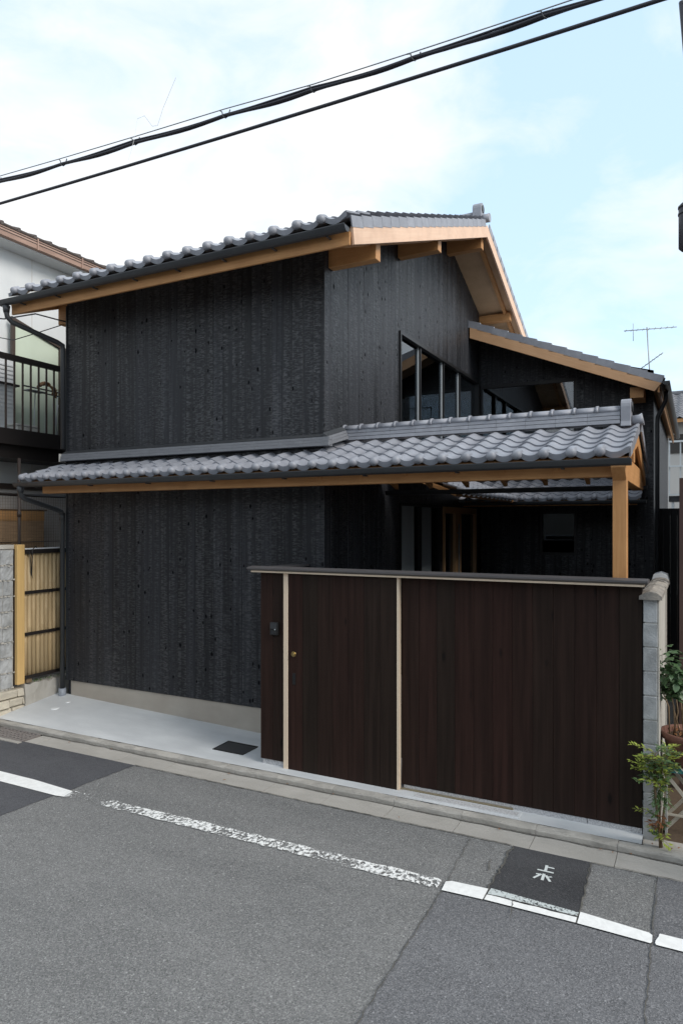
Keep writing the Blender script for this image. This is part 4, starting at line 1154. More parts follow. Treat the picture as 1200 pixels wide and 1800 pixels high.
# ------------------------------------------------------------------ right hand block wall
bw = thing('block_wall', (-0.31, 6.5, 0), 'grey concrete block wall with weathered coping at the right end of the fence', 'wall')
core = MB().box(-0.350, -0.262, 5.752, 7.34, -0.02, 1.872).build('mortar_core', M['mortar'], bw)
for k in range(10):
    z0 = 0.022 + k * 0.1855
    if k % 2 == 0: segs = [5.742, 6.135, 6.53, 6.92, 7.35]
    else: segs = [5.742, 5.94, 6.335, 6.73, 7.12, 7.35]
    for a, b in zip(segs, segs[1:]):
        o = MB().box(-0.361 + R.uniform(-.002, .002), -0.2625 + R.uniform(-.001, .002), a + 0.004 + R.uniform(0, .002), b - 0.004, z0 + 0.004, z0 + 0.1815).build('block', M['block'], bw)
        bevel(o, 0.004)
MB().box(-0.2595, -0.251, 5.752, 7.345, 0.0, 1.868).build('render_coat', M['render'], bw)
for i, (a, b) in enumerate(((5.70, 6.10), (6.104, 6.50), (6.504, 6.90), (6.904, 7.33))):
    mb = MB()
    n = 6
    vs, fs = [], []
    for j in range(n):
        y = a + (b - a) * j / (n - 1)
        q = lambda: R.uniform(-.006, .006)
        vs += [(-0.388, y, 1.874), (-0.388 + q(), y, 1.905 + q()), (-0.35 + q(), y, 1.925 + q()), (-0.31 + q(), y, 1.935 + q()), (-0.265 + q(), y, 1.925 + q()), (-0.228 + q(), y, 1.905 + q()), (-0.228, y, 1.874)]
    for j in range(n - 1):
        for q in range(7):
            A = j * 7 + q; B = j * 7 + (q + 1) % 7
            fs.append((A, B, B + 7, A + 7))
    fs += [tuple(range(7)), tuple((n - 1) * 7 + q for q in reversed(range(7)))]
    mb.add(vs, fs)
    mb.build('coping_stone', M['coping'], bw)
MB().prism([(-0.385, 1.90), (-0.37, 1.955), (-0.31, 1.975), (-0.25, 1.955), (-0.235, 1.90)], 1, 7.345, 7.62).build('coping_stone', M['acwhite'], bw)

# ------------------------------------------------------------------ plants at the right
def leaflet(mb, p, d, n, L, w, fold=0.15):
    d = d.normalized(); s = d.cross(n).normalized(); n2 = s.cross(d)
    a = p; b = p + d * L
    m = p + d * (L * 0.45)
    vs = [a, m + s * w / 2 + n2 * w * fold, b - n2 * L * 0.1, m - s * w / 2 + n2 * w * fold, m]
    mb.add(vs, [(0, 1, 4), (1, 2, 4), (2, 3, 4), (3, 0, 4)], True)
def rv(r, a=1.0):
    return Vector((r.uniform(-a, a), r.uniform(-a, a), r.uniform(-a, a)))
na = thing('nandina_plant', (-0.235, 5.655, 0.03), 'thin nandina shrub with yellow green leaves growing against the block wall', 'shrub')
rp = random.Random(21)
st, lo, yo, ro = MB(), MB(), MB(), MB()
base = Vector((-0.235, 5.655, 0.03))
stems = []
for i in range(6):
    top = Vector((-0.25 + rp.uniform(-.06, .06), 5.60 + rp.uniform(-.06, .05), rp.uniform(0.55, 0.80)))
    mid = base.lerp(top, 0.5) + rv(rp, 0.02)
    st.tube([base + rv(rp, .015) * Vector((1, 1, 0)).length * 0.5, mid, top], [0.006, 0.005, 0.003], 6)
    stems.append((mid, top))
def spray(p, d, size, mb, nleaf=9):
    """a compound leaf: a thin rachis with paired leaflets"""
    d = d.normalized()
    tip = p + d * size + Vector((0, 0, -size * 0.25))
    st.tube([p, p.lerp(tip, 0.5) + Vector((0, 0, 0.01)), tip], [0.0016, 0.0013, 0.0008], 4)
    for k in range(nleaf):
        t = 0.25 + 0.75 * k / (nleaf - 1)
        q = p.lerp(tip, t)
        for sgn in (-1, 1):
            side = d.cross(Vector((0, 0, 1))).normalized() * sgn
            dd = (d * 0.7 + side * rp.uniform(0.6, 1.1) + Vector((0, 0, rp.uniform(-.35, .35))))
            leaflet(mb, q + side * 0.004, dd, Vector((rp.uniform(-.4, .4), rp.uniform(-.4, .4), 1)), rp.uniform(0.036, 0.058), rp.uniform(0.014, 0.021))
for i in range(80):
    mid, top = rp.choice(stems)
    p = mid.lerp(top, rp.uniform(0.55, 1.05)) + rv(rp, 0.02)
    a = rp.uniform(0, 2 * math.pi)
    d = Vector((math.cos(a), math.sin(a) - 0.35, rp.uniform(0.1, 0.8)))
    spray(p, d, rp.uniform(0.07, 0.15), yo if rp.random() < 0.45 else lo, 6)
spray(Vector((-0.30, 5.58, 0.62)), Vector((-1, -0.2, 0.75)), 0.17, yo, 6)
spray(Vector((-0.30, 5.60, 0.60)), Vector((-1, -0.1, 0.45)), 0.13, yo, 6)
for i in range(10):
    a = rp.uniform(0, 2 * math.pi)
    spray(Vector((-0.235 + rp.uniform(-.02, .02), 5.63, rp.uniform(0.34, 0.55))), Vector((math.cos(a) * 0.6, -0.6, -0.5)), rp.uniform(0.06, 0.1), lo, 5)
for i in range(13):
    a = rp.uniform(0, 2 * math.pi)
    spray(Vector((-0.235 + rp.uniform(-.03, .03), 5.62, rp.uniform(0.10, 0.28))), Vector((math.cos(a), -0.4, rp.uniform(-.1, .5))), rp.uniform(0.05, 0.09), rp.choice((yo, ro, lo)), 5)
spray(Vector((-0.28, 5.62, 0.30)), Vector((-1, -0.1, 0.3)), 0.13, yo, 5)
st.build('stem', M['twig'], na)
lo.build('foliage', M['leaf2'], na, fix=False, kind='stuff')
yo.build('young_foliage', M['leaf3'], na, fix=False, kind='stuff')
ro.build('red_foliage', M['redleaf'], na, fix=False, kind='stuff')

PC = Vector((-0.035, 6.12, 0.0))
pt = thing('flower_pot', PC + Vector((0, 0, 0.535)), 'round terracotta pot on a white stand at the right edge', 'pot')
MB().lathe([(0.0, 0.0), (0.155, 0.0), (0.200, 0.215), (0.222, 0.215), (0.226, 0.262), (0.205, 0.264), (0.190, 0.215), (0.0, 0.215)], PC + Vector((0, 0, 0.535)), 28).build('pot_body', M['clay'], pt)
MB().lathe([(0, 0.0), (0.19, 0.0)], PC + Vector((0, 0, 0.752)), 20).build('soil', M['soil'], pt)
lbx = PC + Vector((-0.19, -0.075, 0.67))
MB().bar(lbx + Vector((-0.016, 0.012, 0)), lbx + Vector((0.024, -0.032, 0)), 0.004, 0.04).build('label_sticker', M['acwhite'], pt)
sh = thing('potted_shrub', PC + Vector((0, 0, 0.75)), 'leafy dark green shrub with bare stems planted in the terracotta pot', 'shrub')
rs = random.Random(5)
stm = MB()
tips = []
for i in range(11):
    a = rs.uniform(math.pi * 0.5, math.pi * 1.75)
    b = PC + Vector((-0.05 + math.cos(a) * rs.uniform(0.02, .12), math.sin(a) * rs.uniform(0.02, 0.12), 0.755))
    t = b + Vector((math.cos(a) * rs.uniform(-.02, .12), math.sin(a) * 0.1, rs.uniform(0.30, 0.62)))
    m = b.lerp(t, 0.5) + rv(rs, 0.03)
    stm.tube([b, m, t], [0.006, 0.005, 0.003], 6)
    tips.append((m, t))
stm.build('stem', M['twig'], sh)
lf = MB()
vs = []
for t, w in ((0, 0), (0.2, 0.75), (0.45, 1.0), (0.75, 0.7), (1.0, 0)):
    vs += [(-w * 0.5, t, 0.06 * w - 0.25 * t * t), (0, t, -0.25 * t * t), (w * 0.5, t, 0.06 * w - 0.25 * t * t)]
lf.add(vs, [(i * 3 + k, i * 3 + k + 1, i * 3 + k + 4, i * 3 + k + 3) for i in range(4) for k in range(2)], True)
lfm = lf.mesh('leaf', M['leaf'], fix=False)
for i in range(280):
    m, t = rs.choice(tips)
    p = m.lerp(t, rs.uniform(0.35, 1.15)) + rv(rs, 0.055) + Vector((-0.075, -0.02, 0.09))
    rot = Matrix.Rotation(rs.uniform(0, 6.28), 4, 'Z') @ Matrix.Rotation(rs.uniform(-.9, .3), 4, 'X') @ Matrix.Rotation(rs.uniform(-.5, .5), 4, 'Y')
    L = rs.uniform(0.045, 0.080)
    put('leaf', lfm, sh, Matrix.Translation(p) @ rot @ Matrix.Diagonal((L * 0.72, L, L, 1)))
dl = MB()
for i in range(60):
    a = rs.uniform(0, 6.28); r = rs.uniform(0, 0.18)
    leaflet(dl, PC + Vector((math.cos(a) * r, math.sin(a) * r, 0.756 + rs.uniform(0, .05))), rv(rs), Vector((0, 0, 1)) + rv(rs, .5), 0.045, 0.022)
dl.build('dry_leaves', M['redleaf'], sh, fix=False, kind='stuff')
sd = thing('plant_stand', (PC.x, PC.y, 0.02), 'white folding metal stand carrying the terracotta pot', 'stand')
MB().box(-0.235, 0.17, 5.96, 6.29, 0.505, 0.533).build('tray', M['teal'], sd)
for y in (5.98, 6.27):
    MB().bar((-0.225, y, 0.50), (0.16, y + 0.001, 0.03), 0.016, 0.024).build('leg', M['standm'], sd)
    MB().bar((0.16, y + 0.024, 0.50), (-0.225, y + 0.023, 0.03), 0.016, 0.024).build('leg', M['standm'], sd)
MB().bar((-0.225, 5.98, 0.17), (0.17, 5.98, 0.17), 0.012, 0.016).build('rail', M['standm'], sd)
cz = MB()
for i in range(5):
    cz.bar((-0.17 + i * 0.06, 5.945, 0.56), (-0.13 + i * 0.06, 5.945, 0.515), 0.006, 0.007)
cz.build('rack_wire', M['white'], sd)
gp = MB().box(-0.215, -0.20, 5.90, 6.06, 0.03, 0.52)
gp.build('grey_board', M['block'], None, label='narrow grey concrete slab standing between the nandina and the plant stand', cat='slab')

# ------------------------------------------------------------------ right hand neighbours
shd = thing('added_brown_house', (2.4, 10, 0), 'added brown metal clad house past the right edge, shading the porch', 'house')  # mostly unseen house, added to block light from the right into the porch
cladding = simple('brown_cladding', (0.055, 0.030, 0.026), (0.07, 0.04, 0.034), (3, 3, 1), 0.6)
shw = MB().box(-0.10, 5.0, 7.35, 13.0, 0.0, 5.0).build('wall', cladding, shd)
for i in range(12):
    x = -0.095 + i * 0.4
    MB().box(x, x + 0.03, 7.335, 7.3495, 0.02, 4.99).build('rib', M['brown'], shw)
MB().prism([(-0.10, 5.005), (2.45, 6.1), (5.0, 5.005), (5.1, 5.005), (5.1, 5.06), (2.45, 6.2), (-0.10, 5.08)], 1, 7.30, 13.05).build('roof', M['fartile'], shd)
bp_ = MB().box(-0.137, -0.03, 7.0, 7.11, 0.0, 2.87)
bp_.build('gate_post', cladding, None, label='tall brown square post standing at the right edge behind the shrub', cat='post')
pf = thing('passage_shade_boards', (-0.4, 13.2, 0), 'dark boards added for the shadow in the narrow passage beside the black house', 'fence')  # black boards added where the passage is dark only from shadow
for i in range(6):
    MB().box(-0.62 + i * 0.11, -0.511 + i * 0.11, 13.2, 13.22, 0.02, 2.72).build('board', M['dark'], pf)
MB().box(-0.62, 0.06, 13.222, 13.25, 2.60, 2.70).build('rail', M['dark'], pf)
fh = thing('far_house', (2.0, 28, 0), 'distant house with dark wavy tiled roof beyond the passage', 'house')
MB().box(-2.6, 7.0, 26.5, 33, 0, 6.0).build('wall', simple('pale_far_wall', (0.48, 0.47, 0.45), rough=0.8), fh)
MB().box(-0.83, 0.6, 26.45, 26.495, 4.9, 5.55).build('window', M['inside'], fh)
fr_ = MB()
pitch, expo = 0.30, 0.26
ffr = frame(Vector((-2.9, 25.9, 6.12)), (1, 0, 0), Vector((0, 1, 0.42)).normalized())
rf = MB().prism([(25.95, 6.0), (29.2, 7.36), (32.4, 6.0), (32.4, 5.92), (29.2, 7.28), (25.95, 5.92)], 0, -2.9, 7.2).build('roof', M['fartile'], fh)
bt = bulk(rf, Vector((-2.9, 25.9, 6.01)), (1, 0, 0), Vector((0, 1, 0.42)).normalized(), pitch, expo, range(0, 33), range(0, 13), 0.07, 'tile_field')
bt.data.materials.clear(); bt.data.materials.append(M['fartile'])
MB().box(-2.9, 7.2, 25.93, 25.96, 5.90, 6.02).build('fascia', M['wx'], fh)
MB().tube([(-2.9, 29.2, 7.40), (7.2, 29.2, 7.40)], 0.13, 10).build('ridge', M['fartile'], fh)
rl = thing('white_scaffold_rail', (0.5, 21.5, 3.0), 'pale metal balcony frame standing in front of the distant house', 'railing')
for z in (3.25, 4.05, 4.75):
    MB().box(-0.69, 2.5, 21.5, 21.53, z, z + 0.05).build('rail', M['alu'], rl)
for i in range(9):
    MB().box(-0.69 + i * 0.28, -0.655 + i * 0.28, 21.535, 21.565, 2.4 if i % 3 == 1 else 3.25, 4.8).build('baluster', M['alu'], rl)
MB().box(-0.69, 2.5, 21.57, 22.3, 3.08, 3.24).build('deck', M['gutter'], rl)
for i in range(2):
    MB().box(-0.62 + i * 2.9, -0.55 + i * 2.9, 21.6, 21.67, 0, 3.078).build('leg', M['alu'], rl)
an = thing('roof_antenna', (-1.36, 29.2, 7.3), 'thin television antenna on a mast rising behind the wing roof', 'antenna')
ax, ay = -1.64, 29.2
MB().tube([(ax + 0.09, ay, 7.35), (ax - 0.06, ay, 10.1)], 0.022, 8).build('mast', M['steel'], an)
def yagi(c, d, L, n, el, nm):
    c, d = Vector(c), Vector(d).normalized()
    o = MB().tube([c - d * L * 0.45, c + d * L * 0.55], 0.017, 6).build(nm, M['steel'], an)
    s = d.cross(Vector((0, 0, 1))).normalized()
    for i in range(n):
        p = c - d * L * 0.45 + d * L * (i + 0.3) / n
        MB().tube([p - s * el / 2, p + s * el / 2], 0.009, 5).build('element', M['steel'], o)
    return o
yb = yagi((ax - 0.04, ay, 10.02), (1, 0.25, 0.02), 1.9, 9, 0.32, 'boom')
MB().tube([(ax - 0.55, ay - 0.02, 9.62), (ax - 0.55, ay - 0.02, 10.3)], 0.012, 5).build('reflector', M['steel'], an)
yagi((ax + 0.03, ay, 8.72), (0.8, -0.5, 0.42), 1.15, 7, 0.16, 'boom')

# ------------------------------------------------------------------ left boundary
bf = thing('bamboo_fence', (-7.7, 6.2, 0.4), 'tan bamboo fence with black rails between yellow post and black house', 'fence')
FX = -7.70
def fz(y):     # lower edge follows the ground
    return 0.455 + 0.0 * (y - 6)
pole_cache = {}
npole = 12
ys0, ys1 = 6.005, 6.78
mb = MB()
pr_ = [(0.0, 0), (1.0, 0.0), (1.0, 0.27), (1.06, 0.275), (1.06, 0.285), (1.0, 0.29), (1.0, 0.62), (1.06, 0.625), (1.06, 0.635), (1.0, 0.64), (1.0, 1.0), (0.0, 1.0)]
pm = [MB().lathe([(r_ * 0.0325, (z + 0.13 * j * (0 < z < 1)) * 1.63 if z * 1.0 < 0.8 else z * 1.63) for r_, z in pr_], (0, 0, 0), 8).mesh('bamboo_cane', M['bamboo']) for j in range(3)]
for i in range(npole):
    y = ys0 + 0.02 + (ys1 - ys0) * i / npole
    put('bamboo_cane', pm[i % 3], bf, Matrix.Translation((FX, y, 0.46 + R.uniform(-.006, .006))) @ Matrix.Rotation(R.uniform(0, 6.28), 4, 'Z'))
MB().box(FX - 0.012, FX + 0.006, ys0, ys1, 0.47, 2.09).build('backing_sheet', M['bamboo'], bf)
for z, h in ((2.065, 0.055), (1.545, 0.04), (1.01, 0.04), (0.455, 0.04)):
    MB().box(FX + 0.0345, FX + 0.055, ys0 - 0.01, ys1, z, z + h).build('rail', M['brownd'], bf)
MB().box(FX - 0.03, FX + 0.052, ys0 - 0.01, ys1, 2.122, 2.136).build('top_cap', M['acwhite'], bf)
MB().tube([(FX + 0.055, 6.05, 2.1), (FX + 0.060, 6.07, 1.95), (FX + 0.056, 6.08, 1.80), (FX + 0.062, 6.10, 1.74), (FX + 0.06, 6.085, 1.80), (FX + 0.058, 6.10, 2.12), (FX + 0.04, 6.16, 2.16), (FX + 0.03, 6.20, 2.12)], 0.006, 5).build('tie_cord', M['brownd'], bf)
bevel(MB().box(-7.745, -7.655, 5.885, 5.993, 0.40, 2.185).build('post', M['yellowpost'], bf), 0.004)
MB().box(FX - 0.04, FX + 0.04, 6.02, 6.10, 0.40, 0.453).build('foot_block', M['twig'], bf)
pl = thing('boundary_plinth', (-7.75, 6.2, 0.1), 'low rough concrete plinth under the bamboo fence', 'plinth')
mb = MB()
vs, fs = [], []
n = 14
for i in range(n):
    y = 5.995 + (6.95 - 5.995) * i / (n - 1)
    q = lambda a: R.uniform(-a, a)
    vs += [(-7.64 + q(.006), y, 0.05), (-7.645 + q(.008), y, 0.25 + q(.02)), (-7.66 + q(.008), y, 0.375 + q(.02)), (-7.80, y, 0.385 + q(.015)), (-7.80, y, 0.05)]
for i in range(n - 1):
    for k in range(4):
        fs.append((i * 5 + k, i * 5 + k + 1, i * 5 + k + 6, i * 5 + k + 5))
fs += [(0, 1, 2, 3, 4), tuple((n - 1) * 5 + k for k in (4, 3, 2, 1, 0))]
mb.add(vs, fs)
mb.build('plinth_body', M['render'], pl)
ms = MB()
for i in range(140):
    p = Vector((-7.72 + R.uniform(-.05, .05), R.uniform(6.1, 6.75), 0.385))
    leaflet(ms, p, Vector((R.uniform(-.6, .6), R.uniform(-.6, .6), 1)), Vector((1, 0, 0.2)), R.uniform(0.01, 0.035), 0.008)
ms.build('weeds', M['leaf2'], None, fix=False, kind='stuff')
cw = thing('broken_block_wall', (-7.78, 5.5, 0), 'rough broken end of a grey block wall at the left edge', 'wall')
MB().box(-7.80, -7.715, 4.95, 5.865, 0.30, 2.13).build('mortar_core', M['mortar'], cw)
for k in range(9):
    z0 = 0.37 + k * 0.195
    edges = [4.95, 5.30 + R.uniform(-.05, .05), 5.70 + R.uniform(-.03, .03), 5.868 - R.uniform(0, .02)]
    for a, b in zip(edges, edges[1:]):
        n = 6
        yy = [a + 0.006 + (b - a - 0.012) * j / n for j in range(n + 1)]
        zz = [z0 + 0.008 + 0.178 * j / 4 for j in range(5)]
        mb = MB()
        vs = [(-7.706 + R.uniform(-.0035, .004), y, z + R.uniform(-.004, .004)) for y in yy for z in zz]
        fs = [(i * 5 + j, (i + 1) * 5 + j, (i + 1) * 5 + j + 1, i * 5 + j + 1) for i in range(n) for j in range(4)]
        m0 = len(vs)
        vs += [(-7.75, yy[0], zz[0]), (-7.75, yy[-1], zz[0]), (-7.75, yy[-1], zz[-1]), (-7.75, yy[0], zz[-1])]
        fs.append((m0, m0 + 3, m0 + 2, m0 + 1))
        fs.append(tuple([m0] + [i * 5 for i in range(n + 1)] + [m0 + 1])[::1])
        fs.append(tuple([m0 + 3] + [i * 5 + 4 for i in range(n + 1)] + [m0 + 2]))
        fs.append(tuple([m0] + [j for j in range(5)] + [m0 + 3]))
        fs.append(tuple([m0 + 1] + [n * 5 + j for j in range(5)] + [m0 + 2]))
        mb.add(vs, fs)
        mb.build('block', M['block'], cw)
    ml = MB()
    for j in range(10):
        y = 5.35 + j * 0.055 + R.uniform(-.02, .02)
        c = Vector((-7.702, y, z0 + R.uniform(-.012, .012)))
        s = R.uniform(0.010, 0.026)
        ml.add([c + Vector((0.008, -s, -s * 0.4)), c + Vector((0.010, s, -s * 0.5)), c + Vector((0.006, s * 0.8, s * 0.5)), c + Vector((0.012, -s * 0.9, s * 0.4)), c + Vector((-0.02, 0, 0))], [(0, 1, 2, 3), (0, 4, 1), (1, 4, 2), (2, 4, 3), (3, 4, 0)])
    ml.build('mortar_lump', M['render'], cw)
MB().box(-7.80, -7.70, 4.95, 5.87, 2.135, 2.185).build('coping', M['render'], cw)
MB().box(-7.716, -7.704, 5.870, 5.883, 0.36, 2.13).build('backing_strip', M['brownd'], cw)
# the broken stone footing under it
stf = thing('stone_footing', (-7.7, 5.6, 0), 'pale split stone footing below the broken block wall', 'footing')
yv = 4.95
for row in range(3):
    y = 4.95
    while y < 5.98:
        L = R.uniform(0.16, 0.34)
        e = min(5.99, y + L)
        o = MB().prism([(-7.80, 0.03 + row * 0.108), (-7.64 + R.uniform(-.02, .012), 0.035 + row * 0.108), (-7.65 + R.uniform(-.02, .015), 0.13 + row * 0.108), (-7.80, 0.134 + row * 0.108)], 1, y + 0.003, e - 0.003).build('stone', M['stone'], stf)
        bevel(o, 0.012, 2)
        y = e
# ------------------------------------------------------------------ left neighbour
nh = thing('white_neighbour_house', (-10.5, 7, 0), 'white walled neighbouring house with rusty eaves at the left edge', 'house')
NX = -9.20
nw = MB().box(NX - 4.0, NX, 3.2, 14.0, 3.0, 6.62).build('wall', M['nwall'], nh)
MB().box(NX - 4.0, NX - 0.03, 3.2, 14.0, 0.0, 2.98).build('wall', M['ngrey'], nh)
for y in (4.55, 5.95, 7.33, 8.7):
    MB().box(NX - 0.001, NX + 0.003, y - 0.006, y + 0.006, 3.3, 6.6).build('joint_strip', M['ngrey'], nw)
MB().box(NX - 0.03, NX + 0.012, 3.2, 14.0, 2.98, 3.06).build('band', M['brown'], nh)
nr_ = MB().prism([(NX - 2.2, 7.62), (NX + 0.30, 6.78), (NX + 0.30, 6.70), (NX - 2.2, 7.54)], 1, 3.0, 14.2).build('roof', M['ntile'], nh)
MB().prism([(NX - 0.02, 6.56), (NX + 0.27, 6.585), (NX + 0.27, 6.66), (NX - 0.02, 6.66)], 1, 3.0, 14.2).build('soffit', M['nwall'], nh)
MB().prism([(NX + 0.272, 6.605), (NX + 0.335, 6.615), (NX + 0.345, 6.69), (NX + 0.335, 6.765), (NX + 0.272, 6.765)], 1, 3.0, 14.2).build('eaves_gutter', M['rust'], nh)
for dz in (0.04, 0.08, 0.115):
    MB().box(NX + 0.336, NX + 0.350, 3.0, 14.2, 6.64 + dz, 6.648 + dz).build('gutter_bead', M['brown'], nh)
for i in range(40):
    y = 3.1 + i * 0.28
    MB().bar((NX + 0.31, y, 6.80), (NX - 0.3, y, 7.005), 0.24, 0.02).tube([(NX + 0.32, y + 0.12, 6.80), (NX - 0.3, y + 0.12, 7.01)], 0.03, 6).build('roof_tile', M['ntile'], nr_)
for y in (6.30, 7.15, 8.0):
    MB().box(NX + 0.33, NX + 0.356, y, y + 0.02, 6.60, 6.77).build('gutter_strap', M['rust'], nh)
# glazed screen on the balcony
scr = MB()
scr.box(NX + 0.085, NX + 0.135, 6.885, 6.935, 3.70, 5.52)
scr.box(NX + 0.085, NX + 0.135, 7.74, 7.80, 3.70, 5.30)
scr.bar((NX + 0.11, 6.87, 5.53), (NX + 0.11, 8.2, 5.17), 0.06, 0.05)
so = scr.build('window', M['brown'], nh)
MB().prism([(6.936, 3.70), (7.739, 3.70), (7.739, 5.29), (6.936, 5.49)], 0, NX + 0.10, NX + 0.106).build('pane', M['frost'], so)
MB().prism([(7.801, 3.70), (8.3, 3.70), (8.3, 5.12), (7.801, 5.27)], 0, NX + 0.10, NX + 0.106).build('pane', M['inside'], so)
# balcony
BX = -8.50
bal = MB().box(NX + 0.002, BX, 4.2, 8.4, 3.58, 3.745).build('balcony', M['brownd'], nh)
MB().box(BX + 0.001, BX + 0.03, 4.2, 8.4, 3.56, 3.78).build('edge_beam', M['brownd'], bal)
MB().box(NX + 0.002, BX - 0.08, 4.2, 8.4, 3.38, 3.575).build('underside_beam', M['brownd'], bal)
MB().box(BX - 0.02, BX + 0.035, 4.2, 8.4, 4.735, 4.815).build('handrail', M['brownd'], bal)
y = 4.32
while y < 8.3:
    MB().box(BX + 0.003, BX + 0.022, y, y + 0.022, 3.781, 4.734).build('baluster', M['brown'], bal)
    y += 0.134
for yy in (4.25, 8.3):
    MB().box(BX - 0.045, BX + 0.0, yy, yy + 0.05, 3.746, 4.734).build('newel', M['brownd'], bal)
# things on the balcony
ac = thing('air_conditioner', (NX + 0.25, 6.45, 3.75), 'white air conditioner outdoor unit on the neighbouring balcony behind brown bars', 'air conditioner')
bevel(MB().box(NX + 0.06, NX + 0.34, 5.95, 6.78, 3.79, 4.86).build('casing', M['acwhite'], ac), 0.01)
for i in range(16):
    MB().box(NX + 0.341, NX + 0.352, 6.0, 6.74, 3.84 + i * 0.06, 3.865 + i * 0.06).build('louvre', M['acwhite'], ac)
MB().box(NX + 0.04, NX + 0.38, 5.92, 6.82, 4.46, 4.49).build('shelf_bracket', M['brownd'], ac)
for y in (6.1, 6.6):
    MB().box(NX + 0.1, NX + 0.3, y, y + 0.05, 3.7455, 3.789).build('foot', M['gutter'], ac)
fs_ = thing('drying_stand', (-8.8, 7.2, 3.75), 'folding laundry stand with tan rope coiled over its rail on the balcony', 'laundry stand')
for y in (6.98, 7.18, 7.38):
    MB().tube([(-8.72, y, 3.755), (-8.84, y + 0.12, 4.48)], 0.008, 6).build('leg', M['alu'], fs_)
MB().tube([(-8.70, 7.30, 3.755), (-8.72, 7.42, 4.28)], 0.008, 6).tube([(-8.72, 7.42, 3.755), (-8.70, 7.30, 4.28)], 0.008, 6).build('brace', M['alu'], fs_)
MB().tube([(-8.84, 6.88, 4.50), (-8.84, 7.60, 4.50)], 0.012, 6).tube([(-8.70, 6.95, 4.42), (-8.70, 7.60, 4.40)], 0.010, 6).build('rail', M['gutter'], fs_)
MB().box(-8.85, -8.69, 6.88, 7.2, 4.425, 4.435).build('shelf', M['block'], fs_)
rp_ = []
for i in range(60):
    t = i / 59
    rp_.append((-8.74 + 0.03 * math.sin(i * 1.3), 7.06 + 0.30 * t, 4.50 + 0.075 * math.sin(math.pi * t) + 0.022 * math.sin(i * 1.1)))
MB().tube(rp_, 0.013, 6).tube([(-8.70 + 0.02 * math.sin(i), 7.34 + 0.035 * math.cos(i * 1.3), 4.50 - 0.004 * i) for i in range(30)], 0.013, 6).build('rope', M['rope'], None, label='tan rope coiled over the laundry stand rail', cat='rope')
pb = thing('plastic_box', (-8.75, 6.86, 3.75), 'cream plastic box standing on the balcony floor behind the bars', 'box')
bevel(MB().box(-8.84, -8.62, 6.62, 7.0, 3.7465, 3.86).build('tub', M['plastic'], pb), 0.01)
bevel(MB().box(-8.85, -8.61, 6.61, 7.01, 3.862, 3.89).build('lid', M['plastic'], pb), 0.006)
# blinds and mesh below the balcony
sb = thing('reed_blind', (NX + 0.25, 6.8, 2.1), 'orange brown reed blind hanging under the neighbouring balcony', 'blind')
MB().box(NX + 0.22, NX + 0.235, 4.6, 7.36, 1.2, 2.62).build('blind_sheet', M['reed'], sb)
MB().box(NX + 0.236, NX + 0.246, 4.6, 7.36, 2.50, 2.66).build('blind_valance', M['reedo'], sb)
MB().tube([(NX + 0.25, 4.6, 2.66), (NX + 0.25, 7.4, 2.66)], 0.012, 6).build('blind_rod', M['twig'], sb)
MB().tube([(NX + 0.26, 4.6, 2.18), (NX + 0.26, 7.9, 2.18)], 0.006, 5).build('cord', M['brownd'], sb)
nt_ = thing('garden_net', (-8.5, 7, 2.2), 'grey net stretched on a dark pole behind the bamboo fence', 'net')
MB().tube([(-8.45, 4.4, 2.862), (-8.45, 7.7, 2.856)], 0.02, 8).build('pole', M['brownd'], nt_)
mb = MB()
for i in range(75):
    y = 4.5 + i * 0.042
    mb.bar((-8.45, y, 1.9), (-8.45, y, 2.845), 0.0025, 0.0025, (0, 1, 0))
for i in range(23):
    z = 1.92 + i * 0.042
    mb.bar((-8.452, 4.5, z), (-8.452, 7.64, z), 0.002, 0.002)
mb.build('mesh_net', M['twig'], nt_, kind='stuff')
dp = thing('neighbour_downpipe', (-8.9, 6.5, 0.2), 'grey vertical drain pipe in front of the reed blind', 'pipe')
MB().tube([(-8.42, 6.50, 0.3), (-8.42, 6.50, 2.0), (-8.42, 6.50, 3.37)], 0.022, 10).build('pipe_run', M['brown'], dp)
MB().tube([(-8.42, 6.50, 2.55), (-8.42, 6.50, 2.62)], 0.03, 10).build('pipe_collar', M['brown'], dp)
# a few service wires between neighbour and house
sw = MB()
sw.tube([(NX + 0.02, 6.3, 5.42), (-8.6, 6.4, 5.32), (-7.9, 6.35, 5.28), (-7.49, 6.62, 5.16)], 0.010, 6)
sw.build('service_wire', M['cable'], None, label='black service wire running from the white house under the black house eaves', cat='wire')
sw = MB()
sw.tube([(NX + 0.02, 6.5, 5.30), (-9.0, 6.6, 5.16), (-8.8, 6.7, 5.12), (-8.5, 6.85, 5.22), (-7.49, 6.9, 5.34)], 0.007, 6)
sw.build('service_wire', M['cable'], None, label='thin sagging wire looped below the service wire at the left', cat='wire')

